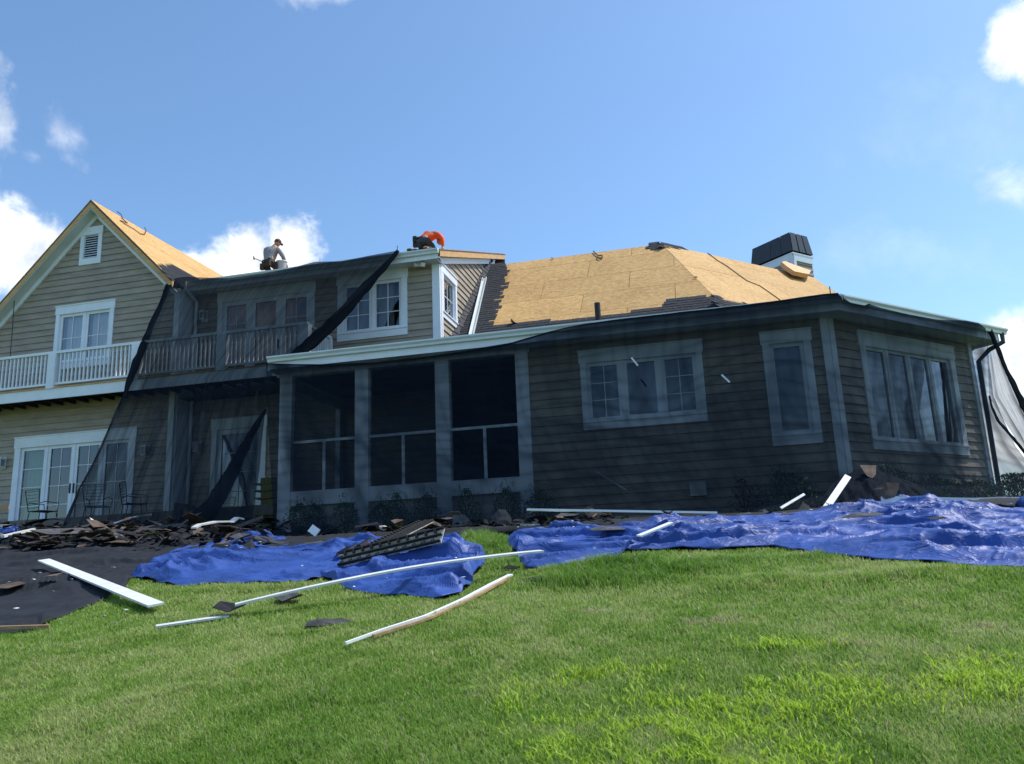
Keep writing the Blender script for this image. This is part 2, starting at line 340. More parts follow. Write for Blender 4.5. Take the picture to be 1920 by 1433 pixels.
def npmesh(name, v, f, m, smooth=True):
    me = bpy.data.meshes.new(name); me.vertices.add(len(v)); me.vertices.foreach_set('co', np.asarray(v, np.float32).ravel())
    k = f.shape[1]; me.loops.add(f.size); me.loops.foreach_set('vertex_index', f.astype(np.int32).ravel())
    me.polygons.add(len(f)); me.polygons.foreach_set('loop_start', np.arange(0, f.size, k, dtype=np.int32)); me.polygons.foreach_set('loop_total', np.full(len(f), k, np.int32))
    me.polygons.foreach_set('use_smooth', np.full(len(f), smooth)); me.materials.append(m); me.update(calc_edges=True)
    o = bpy.data.objects.new(name, me); S.collection.objects.link(o); return o
gm = mat('lawn_soil', (0.12, 0.18, 0.045), 0.95, col2=(0.10, 0.12, 0.045), vscale=1.5, bump=0.5, bscale=30, spec=0.1)
g_o = npmesh('ground', gv, gf, gm); tag(g_o, 'green lawn sloping up to the house', kind='structure')

# patio paving by the doors and the dark planting bed along the walls
pav = mat('patio_stone', (0.17, 0.16, 0.145), 0.9, 0.2, 4, 0.2, 60); mul = mat('bark_mulch', (0.05, 0.035, 0.025), 0.95, 0.4, 12, 0.6, 60)
pat = bpy.data.objects.new('patio', None); S.collection.objects.link(pat); pat.location = (-14, 17, 1.6); pat['kind'] = 'structure'; pat['label'] = 'stone paved patio below the balcony'
def _box(name, x0, x1, y0, y1, z0, z1, m_, parent, loc):
    v = [(x, y, z) for z in (z0, z1) for (x, y) in ((x0, y0), (x1, y0), (x1, y1), (x0, y1))]; me = bpy.data.meshes.new(name)
    me.from_pydata([(a - loc[0], b - loc[1], c - loc[2]) for a, b, c in v], [], [(3, 2, 1, 0), (4, 5, 6, 7), (0, 1, 5, 4), (1, 2, 6, 5), (2, 3, 7, 6), (3, 0, 4, 7)]); me.materials.append(m_)
    o = bpy.data.objects.new(name, me); S.collection.objects.link(o); o.parent = parent; return o
for i in range(20):
    for j in range(3):
        x = -21.4 + i * .6 + (.3 if j % 2 else 0); y = 16.45 + j * .6
        _box('paving_stone', x + .006, x + .594, y + .006, y + .594, 1.3, 1.675 + random.uniform(0, .006), pav, pat, (-14, 17, 1.6))
bx = np.linspace(-9.2, 2.4, 60); bv = []; 
for x in bx:
    for y in np.linspace(14.25, 16.05, 10): bv.append((x, y, tzf(x, y) + .02 + .02 * math.sin(x * 9 + y * 13)))
I_ = np.arange(600).reshape(60, 10); bf = np.stack([I_[:-1, :-1].ravel(), I_[1:, :-1].ravel(), I_[1:, 1:].ravel(), I_[:-1, 1:].ravel()], 1)
pb_ = npmesh('planting_bed', np.array(bv), bf, mul); tag(pb_, 'dark mulch bed along the front wall', kind='structure')
bv = [tuple(np.array((2.35, 15.9, 0)) + np.array((math.sqrt(.5), math.sqrt(.5), 0)) * a + np.array((math.sqrt(.5), -math.sqrt(.5), 0)) * b) for a in np.linspace(-.2, 5.2, 30) for b in np.linspace(0.0, 1.5, 8)]
bv = [(a, b, tzf(a, b) + .024) for a, b, c in bv]; I_ = np.arange(240).reshape(30, 8); bf = np.stack([I_[:-1, :-1].ravel(), I_[:-1, 1:].ravel(), I_[1:, 1:].ravel(), I_[1:, :-1].ravel()], 1)
pb_ = npmesh('planting_bed', np.array(bv), bf, mul); tag(pb_, 'dark mulch bed along the angled wall', kind='structure')

# ---------------------------------------------------------------- house
house = empty('house', (-4, 19, 1.2), 'tan lap-sided house with white trim and bare board roof, partly behind black netting', 'house')
EXP = 0.178
def siding(fr, poly, z0, holes=(), name='wall', exp=EXP, parent=None, mt=None):
    """a sheathed wall (part) and its lap boards (sub-parts), cut round the openings"""
    zt = max(p[1] for p in poly); zb = min(p[1] for p in poly)
    def span(z):
        xs_ = []
        for (a, b) in zip(poly, poly[1:] + poly[:1]):
            if a[1] == b[1]:
                if abs(z - a[1]) < 1e-6: xs_ += [a[0], b[0]]
                continue
            t = (z - a[1]) / (b[1] - a[1])
            if -1e-9 <= t <= 1 + 1e-9: xs_.append(a[0] + t * (b[0] - a[0]))
        return (min(xs_), max(xs_)) if xs_ else None
    def cells(za, zb_):
        zs = sorted({za, zb_} | {h[k] for h in holes for k in (2, 3) if za < h[k] < zb_} | {p[1] for p in poly if za < p[1] < zb_})
        out = []
        for a, b in zip(zs, zs[1:]):
            if b - a < 1e-4: continue
            sa, sb = span(a + 1e-5), span(b - 1e-5)
            if not sa or not sb: continue
            cuts = sorted([(h[0], h[1]) for h in holes if h[2] < (a + b) / 2 < h[3]])
            cur = (sa[0], sb[0])
            for c0, c1 in cuts:
                if c1 <= min(cur): continue
                if c0 > max(cur): out.append((a, b, cur[0], cur[1], c0, c0))
                cur = (c1, c1)
            if min(sa[1], sb[1]) > max(cur) + 0.005 or (sa[1] > cur[0] + 0.005): out.append((a, b, cur[0], cur[1], sa[1], max(sb[1], cur[1])))
        return out
    w = MB()
    for (a, b, l0, l1, r0, r1) in cells(zb, zt): w.quad(fr.p(l0, a, -0.012), fr.p(r0, a, -0.012), fr.p(r1, b, -0.012), fr.p(l1, b, -0.012))
    wall = w.build(name, M['sheath'], parent or house)
    z = z0
    while z < zt:
        a = max(z, zb); b = min(z + exp, zt)
        if b - a > 0.01:
            ch = []
            for c in cells(a, b):
                for g in ch:
                    if abs(g[-1][1] - c[0]) < 1e-6 and g[-1][2] < c[4] and g[-1][4] > c[2]: g.append(c); break
                else: ch.append([c])
            off = lambda q: 0.034 - 0.030 * (q - z) / exp
            for g in list(ch):      # long boards have butt joints
                if len(g) == 1 and abs(g[0][2] - g[0][3]) < 1e-6 and abs(g[0][4] - g[0][5]) < 1e-6 and g[0][4] - g[0][2] > 2.6:
                    (q0, q1, l0, l1, r0, r1) = g[0]; c = l0 + (r0 - l0) * random.uniform(.2, .8); ch.remove(g)
                    ch.append([(q0, q1, l0, l1, c - .002, c - .002)]); ch.append([(q0, q1, c + .002, c + .002, r0, r1)])
            for g in ch:
                m = MB()
                for (q0, q1, l0, l1, r0, r1) in g:
                    o0, o1 = off(q0), off(q1)
                    m.quad(fr.p(l0, q0, o0), fr.p(r0, q0, o0), fr.p(r1, q1, o1), fr.p(l1, q1, o1))
                    if abs(q0 - a) < 1e-6: m.quad(fr.p(l0, q0, 0), fr.p(r0, q0, 0), fr.p(r0, q0, o0), fr.p(l0, q0, o0))
                    m.quad(fr.p(r0, q0, 0), fr.p(r1, q1, 0), fr.p(r1, q1, o1), fr.p(r0, q0, o0)); m.quad(fr.p(l0, q0, 0), fr.p(l0, q0, o0), fr.p(l1, q1, o1), fr.p(l1, q1, 0))
                m.build('siding_board', mt or M['siding'], wall)
        z += exp
    return wall
def window(fr, s0, s1, z0, z1, sash, header=0.2, side=0.11, sill=0.16, muntin=(0, 0), fw=0.06, name='window', behind=None, ear=0.025, sillear=0.0, handle=False, gl='glass', mset=None):
    """casing (part) with sashes, panes and muntins (sub-parts); returns the hole"""
    m = MB(); o1 = 0.05
    m.fbox(fr, s0 - ear, s1 + ear, z1 - header, z1, -0.02, o1 + 0.008)
    m.fbox(fr, s0 - ear - 0.012, s1 + ear + 0.012, z1, z1 + 0.03, -0.02, o1 + 0.03)
    m.fbox(fr, s0, s0 + side, z0 + sill, z1 - header, -0.02, o1); m.fbox(fr, s1 - side, s1, z0 + sill, z1 - header, -0.02, o1)
    if sill > 0.02:
        m.fbox(fr, s0 - sillear, s1 + sillear, z0, z0 + sill - 0.03, -0.02, o1 + 0.004); m.fbox(fr, s0 - sillear, s1 + sillear, z0 + sill - 0.03, z0 + sill, -0.02, o1 + 0.03)
    a, b, c, d = s0 + side, s1 - side, z0 + sill, z1 - header
    m.fbox(fr, a - 0.01, a, c, d, -0.14, -0.02); m.fbox(fr, b, b + 0.01, c, d, -0.14, -0.02); m.fbox(fr, a, b, d, d + 0.01, -0.14, -0.02); m.fbox(fr, a, b, c - 0.01, c, -0.14, -0.02)
    w = m.build(name, M['trim'], house)
    tot = sum(sash); p = a; mull = 0.045 if len(sash) > 1 else 0
    usable = (b - a) - mull * (len(sash) - 1)
    for i, k in enumerate(sash):
        q = p + usable * k / tot
        r = MB(); f_ = fw
        r.fbox(fr, p, p + f_, c, d, -0.06, -0.005); r.fbox(fr, q - f_, q, c, d, -0.06, -0.005); r.fbox(fr, p + f_, q - f_, d - f_, d, -0.06, -0.005); r.fbox(fr, p + f_, q - f_, c, c + f_, -0.06, -0.005)
        r.build('sash', M['trim'], w)
        MB().quad(fr.p(p + f_, c + f_, -0.035), fr.p(q - f_, c + f_, -0.035), fr.p(q - f_, d - f_, -0.035), fr.p(p + f_, d - f_, -0.035)).build('pane', M[gl], w)
        mn = muntin if mset is None else mset[i]
        for j in range(1, mn[0]):
            s_ = p + f_ + (q - p - 2 * f_) * j / mn[0]; MB().fbox(fr, s_ - 0.009, s_ + 0.009, c + f_, d - f_, -0.045, -0.022).build('muntin', M['trim'], w)
        for j in range(1, mn[1]):
            z_ = c + f_ + (d - c - 2 * f_) * j / mn[1]; MB().fbox(fr, p + f_, q - f_, z_ - 0.009, z_ + 0.009, -0.044, -0.023).build('muntin', M['trim'], w)
        if behind is not None and behind[i] is not None:
            u0, u1, zz, mm = behind[i]; cb = MB(); n_ = 26; L0 = p + f_ + (q - p - 2 * f_) * u0; L1 = p + f_ + (q - p - 2 * f_) * u1
            zlo = c + (d - c) * zz
            for j in range(n_):
                x0, x1 = L0 + (L1 - L0) * j / n_, L0 + (L1 - L0) * (j + 1) / n_; g = lambda t: -0.16 + 0.022 * math.sin(t * 44)
                cb.quad(fr.p(x0, zlo, g(x0)), fr.p(x1, zlo, g(x1)), fr.p(x1, d, g(x1)), fr.p(x0, d, g(x0)))
            cb.build('curtain', M[mm], w)
        if mull and i < len(sash) - 1: MB().fbox(fr, q, q + mull, c, d, -0.07, 0.012).build('mullion', M['trim'], w)
        if handle and i in handle:
            MB().fbox(fr, q - 0.045 if i == 1 else p + 0.02, q - 0.02 if i == 1 else p + 0.045, c + 0.85, c + 1.1, -0.005, 0.035).build('handle', M['iron'], w)
        p = q + mull
    return (s0 + 0.03, s1 - 0.03, z0 + 0.01, z1 - 0.01)
frM = Fr((0, 15.92, 0), (1, 0, 0), (0, -1, 0))
BC = 2.324; q2 = math.sqrt(0.5)
frB = Fr((BC, 15.92, 0), (q2, q2, 0), (q2, -q2, 0))
frU = Fr((0, 18.86, 0), (1, 0, 0), (0, -1, 0))
frD = Fr((-6.3, 0, 0), (0, 1, 0), (1, 0, 0))
frG = Fr((0, 18.3, 0), (1, 0, 0), (0, -1, 0))
# main front: triple window, single window
h1 = window(frM, -2.38, 0.0, 2.66, 4.24, (1, 1.02, 1), mset=[(2, 3), (0, 0), (2, 3)], header=0.23, side=0.12, sill=0.17, fw=0.075)
h2 = window(frM, 1.12, 2.0, 2.09, 4.25, (1,), header=0.22, side=0.13, sill=0.2, fw=0.075)
siding(frM, [(-3.43, 0.86), (2.28, 0.86), (2.28, 4.46), (-3.43, 4.46)], 0.86, [h1, h2])
hb = window(frB, 0.85, 3.96, 1.98, 4.27, (1, 1, 1, 1), header=0.27, side=0.16, sill=0.2, fw=0.06,
            behind=[(0, 1, 0.0, 'blind'), (0, 1, 0.35, 'blind'), (0.45, 1, 0.0, 'blind'), (0, 1, 0.25, 'blind')])
siding(frB, [(0.05, 0.86), (4.62, 0.86), (4.62, 4.46), (0.05, 4.46)], 0.86, [hb])
# upper front wall with the balcony doors, the dormer window and the door below
hu = window(frU, -12.55, -9.70, 5.10, 7.72, (0.92, 0.95, 0.95), mset=[(2, 4), (0, 0), (2, 4)], header=0.30, side=0.14, sill=0.02, fw=0.115, name='door', handle=(1,))
hd = window(frU, -9.05, -7.13, 5.95, 7.71, (1, 1), muntin=(2, 3), header=0.24, side=0.16, sill=0.21, fw=0.075, behind=[(0, 1, 0.0, 'blind'), (0, 0.7, 0.0, 'blind')])
hl = window(frU, -12.57, -11.0, 1.66, 4.18, (1,), muntin=(2, 4), header=0.25, side=0.14, sill=0.02, fw=0.13, name='door')
siding(frU, [(-13.35, 1.6), (-6.35, 1.6), (-6.35, 7.85), (-13.35, 7.85)], 1.6, [hu, hd, hl])
hs = window(frD, 19.03, 20.27, 6.38, 7.78, (1,), muntin=(2, 2), header=0.2, side=0.13, sill=0.16, fw=0.06)
siding(frD, [(18.9, 4.9), (23.85, 9.6), (23.85, 9.64), (18.9, 7.80)], 5.0, [hs])
# gable
hg = window(frG, -17.22, -15.36, 5.87, 7.66, (1, 1), muntin=(2, 2), header=0.22, side=0.12, sill=0.19, fw=0.075, behind=[(0, 1, 0, 'shade'), (0, 1, 0, 'shade')])
hgd = window(frG, -18.17, -14.42, 1.62, 4.06, (1, 1, 1, 1), mset=[(0, 4), (2, 4), (2, 4), (2, 4)], header=0.27, side=0.18, sill=0.02, fw=0.085, name='door', handle=(1, 2), gl='doorglass',
             behind=[(0, 0.75, 0, 'curtain'), None, None, None])
hv = (-16.6, -15.95, 8.84, 9.9)
siding(frG, [(-21.5, 1.55), (-13.33, 1.55), (-13.33, 7.62), (-16.15, 10.44), (-18.97, 7.62), (-21.5, 5.09)], 1.55, [hg, hgd, hv])
# louvre
v = MB(); v.fbox(frG, -16.64, -15.9, 9.7, 9.93, -0.02, 0.06); v.fbox(frG, -16.62, -16.5, 9.0, 9.7, -0.02, 0.05); v.fbox(frG, -16.04, -15.92, 9.0, 9.7, -0.02, 0.05); v.fbox(frG, -16.62, -15.92, 8.82, 9.0, -0.02, 0.05)
vent = v.build('gable_vent', M['trim'], house)
MB().quad(frG.p(-16.5, 9.0, -0.07), frG.p(-16.04, 9.0, -0.07), frG.p(-16.04, 9.7, -0.07), frG.p(-16.5, 9.7, -0.07)).build('backing', M['dark'], vent)
for i in range(10):
    z = 9.02 + i * 0.069
    MB().hexa([frG.p(-16.5, z, 0.03), frG.p(-16.04, z, 0.03), frG.p(-16.04, z + 0.008, 0.03), frG.p(-16.5, z + 0.008, 0.03), frG.p(-16.5, z + 0.05, -0.03), frG.p(-16.04, z + 0.05, -0.03), frG.p(-16.04, z + 0.058, -0.03), frG.p(-16.5, z + 0.058, -0.03)]).build('slat', M['trim'], vent)
# corner boards
def cboard(*boxes):
    m = MB()
    for b in boxes: m.box(*b)
    return m.build('corner_board', M['trim'], house)
cboard(((2.20, 15.865, 0.86), (2.335, 15.93, 4.44)))
m = MB(); m.fbox(frB, -0.01, 0.13, 0.86, 4.44, -0.01, 0.055); m.build('corner_board', M['trim'], house)
m = MB(); m.fbox(frB, 4.55, 4.68, 0.86, 4.44, -0.01, 0.055); m.build('corner_board', M['trim'], house)
cboard(((-6.45, 18.80, 5.0), (-6.25, 18.90, 7.83))); cboard(((-6.3, 18.905, 5.0), (-6.24, 19.02, 7.86)))
cboard(((-13.48, 18.24, 1.55), (-13.32, 18.32, 7.75))); cboard(((-13.34, 18.325, 1.55), (-13.28, 18.83, 7.75)))
# porch: posts, header, base trim, foundation, screens
for (a, b, n_) in ((-8.97, -8.68, 0), (-7.21, -6.91, 0), (-5.42, -5.12, 0), (-3.70, -3.43, 0)):
    MB().box((a, 15.86, 1.0), (b, 16.08, 4.36)).build('porch_post', M['trim'], house)
MB().box((-9.05, 15.855, 4.362), (-3.40, 16.1, 4.45)).build('porch_header', M['trim'], house)
for (a, b) in ((-8.68, -7.21), (-6.91, -5.42), (-5.12, -3.70)):
    MB().box((a, 15.88, 1.55), (b, 16.05, 1.85)).build('porch_sill', M['trim'], house)
    w = MB().box((a, 15.93, 2.875), (b, 15.97, 2.93)).build('screen_rail', M['trim'], house)
    c = (a + b) / 2; MB().box((c - 0.03, 15.93, 1.85), (c + 0.03, 15.97, 2.875)).build('screen_mullion', M['trim'], w)
    MB().quad((a, 15.99, 1.85), (b, 15.99, 1.85), (b, 15.99, 4.36), (a, 15.99, 4.36)).build('screen', M['screen'], w)
MB().box((-8.95, 15.98, 0.4), (-3.45, 16.04, 1.55)).build('foundation', M['fdn'], house)
MB().box((-3.43, 15.96, 0.4), (2.3, 16.0, 0.86)).build('foundation', M['fdn'], house)
m = MB(); m.fbox(frB, 0, 4.66, 0.4, 0.86, -0.1, -0.03); m.build('foundation', M['fdn'], house)
# porch side (facing left) and inner floors, ceilings, back and side walls
def sheet(name, pts, mt): return MB().add(pts, [tuple(range(len(pts)))]).build(name, mt, house)
MB().box((-8.97, 16.081, 1.0), (-8.85, 16.3, 4.36)).build('porch_post', M['trim'], house)
MB().box((-8.97, 18.6, 1.0), (-8.85, 18.8, 4.36)).build('porch_post', M['trim'], house)
MB().box((-8.97, 16.3, 1.0), (-8.87, 18.6, 1.85)).build('porch_sill', M['trim'], house)
MB().box((-8.96, 16.3, 4.15), (-8.87, 18.8, 4.36)).build('porch_header', M['trim'], house)
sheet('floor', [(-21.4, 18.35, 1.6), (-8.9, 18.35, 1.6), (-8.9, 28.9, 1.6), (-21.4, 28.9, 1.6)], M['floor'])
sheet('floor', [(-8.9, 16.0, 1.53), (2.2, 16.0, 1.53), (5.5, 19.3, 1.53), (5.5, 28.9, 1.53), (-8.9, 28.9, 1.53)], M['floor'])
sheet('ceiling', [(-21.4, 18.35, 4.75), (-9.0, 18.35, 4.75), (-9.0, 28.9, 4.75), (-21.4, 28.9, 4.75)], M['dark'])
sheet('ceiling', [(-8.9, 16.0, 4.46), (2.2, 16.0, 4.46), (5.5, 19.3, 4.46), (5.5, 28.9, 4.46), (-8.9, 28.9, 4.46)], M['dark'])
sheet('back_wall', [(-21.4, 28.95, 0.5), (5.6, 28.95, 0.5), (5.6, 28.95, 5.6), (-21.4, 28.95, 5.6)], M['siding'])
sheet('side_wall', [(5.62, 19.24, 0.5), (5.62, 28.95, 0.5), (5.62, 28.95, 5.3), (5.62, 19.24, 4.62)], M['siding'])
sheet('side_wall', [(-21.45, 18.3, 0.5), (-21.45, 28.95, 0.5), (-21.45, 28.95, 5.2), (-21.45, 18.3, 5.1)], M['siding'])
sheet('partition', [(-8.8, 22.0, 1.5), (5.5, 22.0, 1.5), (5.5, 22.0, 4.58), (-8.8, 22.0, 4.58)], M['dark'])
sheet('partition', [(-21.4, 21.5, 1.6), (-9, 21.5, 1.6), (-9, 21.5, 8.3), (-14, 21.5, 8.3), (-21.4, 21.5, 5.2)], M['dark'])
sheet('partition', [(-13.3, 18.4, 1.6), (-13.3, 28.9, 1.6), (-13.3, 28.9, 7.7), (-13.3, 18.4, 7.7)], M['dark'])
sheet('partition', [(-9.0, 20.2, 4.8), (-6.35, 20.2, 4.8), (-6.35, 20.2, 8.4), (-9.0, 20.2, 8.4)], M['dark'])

# ---- roofs
def clip(poly, rect):
    x0, y0, x1, y1 = rect
    for ax, lim, sgn in ((0, x0, 1), (0, x1, -1), (1, y0, 1), (1, y1, -1)):
        out = []
        for a, b in zip(poly, poly[1:] + poly[:1]):
            ia, ib = sgn * (a[ax] - lim) >= 0, sgn * (b[ax] - lim) >= 0
            if ia: out.append(a)
            if ia != ib:
                t = (lim - a[ax]) / (b[ax] - a[ax]); out.append((a[0] + t * (b[0] - a[0]), a[1] + t * (b[1] - a[1])))
        poly = out
        if len(poly) < 3: return []
    return poly
def roof(poly, panels=True, mt=None, name='roof', e=None):
    """deck sheet (part) with clipped board panels (sub-parts) above it"""
    P = [Vector(p) for p in poly]; n = (P[1] - P[0]).cross(P[2] - P[0]).normalized()
    if n.z < 0: n = -n
    e = Vector(e).normalized() if e else Vector((-n.y, n.x, 0)).normalized()
    if e.length < 0.5: e = Vector((1, 0, 0))
    s = n.cross(e).normalized()
    if s.z < 0: s = -s
    m = MB().slab([p - n * 0.018 for p in P], n, 0.03)
    deck = m.build(name, mt or M['sheath'], house)
    if panels:
        o = P[0]; L = [((p - o).dot(e), (p - o).dot(s)) for p in P]
        x0, x1 = min(a for a, b in L), max(a for a, b in L); y0, y1 = min(b for a, b in L), max(b for a, b in L)
        r = 0; y = y0
        while y < y1:
            x = x0 - (r % 2) * 1.22 - 0.4
            while x < x1:
                g = 0.006; c = clip(L, (x + g, y + g, x + 2.44 - g, y + 1.22 - g))
                if len(c) > 2 and (max(q[0] for q in c) - min(q[0] for q in c)) * (max(q[1] for q in c) - min(q[1] for q in c)) > 0.01:
                    lift = random.uniform(0, 0.003)
                    q = [o + e * a + s * b + n * lift for a, b in c]
                    if (q[1] - q[0]).cross(q[2] - q[0]).dot(n) < 0: q.reverse()
                    MB().slab(q, n, 0.014).build('osb_panel', M['osb'], deck)
                x += 2.44
            y += 1.22; r += 1
    return deck
aR = 0.9
Pk = np.array([-0.87, 23.54, 9.36]); Hb = (0.845, 19.43, 5.66)
rdQ = 6.75
Qk = Pk + rdQ * np.array([q2, q2, 0])
roofA = roof([(-6.22, 19.43, 5.66), Hb, tuple(Pk), (-6.22, 23.54, 9.36)], e=(1, 0, 0))
Bdrop = 4.11
nBh = np.array([q2, -q2, 0])
Qlow = Qk + np.array([1, 0, 0]) * (Bdrop / q2) * 1.0 + np.array([0, 0, -3.70])
Qlow = Qk + nBh * Bdrop + np.array([q2, q2, 0]) * Bdrop * -0.30 + np.array([0, 0, -3.70])
roofB = roof([Hb, tuple(Qlow), tuple(Qk), tuple(Pk)], e=(q2, q2, 0))
roof([tuple(Qlow), (5.6, 31.0, 5.3), (2.5, 33.5, 5.3), tuple(Qk)], panels=False, mt=M['shingle'])
roof([tuple(Qk), (2.5, 33.5, 5.3), (-8.0, 29.3, 5.0), tuple(Pk)], panels=False, mt=M['shingle'])
roof([(-21.0, 29.3, 4.2), (-6.5, 29.3, 4.2), (-6.5, 23.56, 9.34), (-15.0, 23.56, 9.34)], panels=False, mt=M['shingle'])
roof([(-8.0, 29.3, 5.0), (-6.5, 29.3, 4.3), (-6.5, 23.56, 9.34), tuple(Pk)], panels=False, mt=M['shingle'])
# low roofs over porch and sun room
eY, eZ = 15.42, 4.70
Cn = np.array([2.52, 15.42, eZ])
eB = Cn + np.array([q2, q2, 0]) * 5.25
roof([(-9.0, eY, eZ), tuple(Cn), (0.86, 19.45, 5.665), (-9.0, 19.45, 5.665)], panels=False, mt=M['shingle'], name='porch_roof')
inB = np.array([-q2, q2, 0]) * 4.0 + np.array([0, 0, 0.96])
roof([tuple(Cn), tuple(eB), tuple(eB + inB + np.array([q2, q2, 0]) * 1.5), (0.86, 19.45, 5.665)], panels=False, mt=M['shingle'], name='porch_roof')
roof([tuple(eB), tuple(eB + np.array([-0.2, 9.5, 0])), (2.5, 29.5, 5.66), tuple(eB + inB)], panels=False, mt=M['shingle'], name='porch_roof')
# dormer roof
dY, dZ, dS = 18.40, 7.94, 0.36
dB = 25.3; dzB = dZ + dS * (dB - dY)
roofD = roof([(-13.5, dY, dZ), (-6.08, dY, dZ), (-6.08, dB, dzB), (-15.6, dB, dzB)], e=(1, 0, 0))
m = MB()
for (z_off0, z_off1, mt_, nm, x0, x1) in ((-0.20, -0.02, 'wood', 'rake_board', -6.14, -6.085),):
    MB().hexa([(x0, dY, dZ + z_off0), (x1, dY, dZ + z_off0), (x1, dB, dzB + z_off0), (x0, dB, dzB + z_off0), (x0, dY, dZ + z_off1), (x1, dY, dZ + z_off1), (x1, dB, dzB + z_off1), (x0, dB, dzB + z_off1)]).build(nm, M[mt_], roofD)
MB().hexa([(-6.34, dY + 0.3, dZ - 0.28 + 0.108), (-6.19, dY + 0.3, dZ - 0.28 + 0.108), (-6.19, dB - 1, dzB - 0.64), (-6.34, dB - 1, dzB - 0.64), (-6.34, dY + 0.3, dZ - 0.21 + 0.108), (-6.19, dY + 0.3, dZ - 0.21 + 0.108), (-6.19, dB - 1, dzB - 0.57), (-6.34, dB - 1, dzB - 0.57)]).build('rake_trim', M['trim'], roofD)
MB().hexa([(-6.27, 18.8, dZ - 0.235), (-6.2, 18.8, dZ - 0.235), (-6.2, dB - 1, dzB - 0.71), (-6.27, dB - 1, dzB - 0.71), (-6.27, 18.8, dZ - 0.06), (-6.2, 18.8, dZ - 0.06), (-6.2, dB - 1, dzB - 0.53), (-6.27, dB - 1, dzB - 0.53)]).build('frieze_board', M['trim'], roofD)
sheet('dormer_back', [(-15.5, dB, 7.5), (-6.1, dB, 7.5), (-6.1, dB, dzB - 0.03), (-15.5, dB, dzB - 0.03)], M['siding'])
MB().box((-13.3, dY + 0.02, 7.72), (-6.2, 18.86, 7.74)).build('soffit', M['soffit'], roofD)
MB().box((-13.35, dY - 0.0, 7.70), (-6.1, dY + 0.02, dZ - 0.05)).build('fascia', M['trim'], roofD)
# main soffit and fascia
MB().add([(-8.97, eY + 0.03, 4.44), (2.5, eY + 0.03, 4.44), (2.33, 15.95, 4.44), (-8.97, 15.95, 4.44)], [(0, 1, 2, 3)]).build('soffit', M['soffit'], house)
MB().add([(2.5, eY + 0.03, 4.442), tuple(np.array((2.5, eY + 0.03, 4.442)) + np.array([q2, q2, 0]) * 5.2), tuple(np.array(frB.p(5.2, 4.442))), (2.33, 15.95, 4.442)], [(0, 1, 2, 3)]).build('soffit', M['soffit'], house)
MB().box((-8.98, eY, 4.43), (2.5, eY + 0.025, 4.68)).build('fascia', M['trim'], house)
m = MB(); frE = Fr((2.51, 15.42, 0), (q2, q2, 0), (q2, -q2, 0)); m.fbox(frE, 0, 5.22, 4.43, 4.68, -0.03, 0); m.build('fascia', M['trim'], house)
m = MB(); m.fbox(frE, 5.2, 5.23, 4.38, 4.74, -1.2, 0.0); m.build('fascia', M['trim'], house)
MB().box((-9.04, eY + 0.03, 4.41), (-9.0, 18.8, 4.69)).build('fascia', M['trim'], house)
MB().box((-9.0, eY + 0.5, 4.43), (-8.9, 18.8, 4.45)).build('soffit', M['soffit'], house)
# gutters (K profile)
def gutter(fr, s0, s1, z, d0=0.0):
    prof = [(0.0, 0.02), (0.0, -0.115), (0.075, -0.115), (0.085, -0.07), (0.125, -0.03), (0.125, 0.0), (0.112, 0.0), (0.112, -0.025), (0.072, -0.065), (0.06, -0.10), (0.012, -0.10), (0.012, 0.02)]
    m = MB(); k = len(prof)
    vs = [fr.p(s0, z + b, d0 + a) for a, b in prof] + [fr.p(s1, z + b, d0 + a) for a, b in prof]
    m.add(vs, [(i, (i + 1) % k, (i + 1) % k + k, i + k) for i in range(k)])
    for s_ in (s0, s1): m.add([fr.p(s_, z + b, d0 + a) for a, b in prof[:6]], [(0, 1, 2, 3, 4, 5)])
    return m.build('gutter', M['gutter'], house)
gutter(Fr((0, eY, 0), (1, 0, 0), (0, -1, 0)), -8.99, 2.57, 4.69, 0.002)
gutter(frE, 0.03, 5.42, 4.69, 0.002)
gutter(Fr((0, dY, 0), (1, 0, 0), (0, -1, 0)), -13.4, -6.12, 7.93, 0.002)
# drip edge strip on the porch eave
MB().box((-8.97, eY - 0.01, 4.702), (2.4, eY + 0.06, 4.714)).build('drip_edge', M['gutter'], house)
# downspouts
def spout(pts): return MB().tube(pts, 0.045, 8).build('downspout', M['trim'], house)
spout([(-13.17, 18.2, 7.9), (-13.17, 18.25, 7.72), (-13.17, 18.76, 7.5), (-13.17, 18.76, 1.65)])
b0 = np.array(frE.p(5.28, 4.60, 0.05)); b1 = np.array(frB.p(4.78, 4.05, 0.1)); b2 = np.array(frB.p(4.74, 1.0, 0.1))
MB().tube([b0, b0 + (0, 0, -0.2), b0 * 0.45 + b1 * 0.55 + np.array((0, 0, -0.03)), b1, b2], 0.05, 8).build('downspout', M['cap'], house)
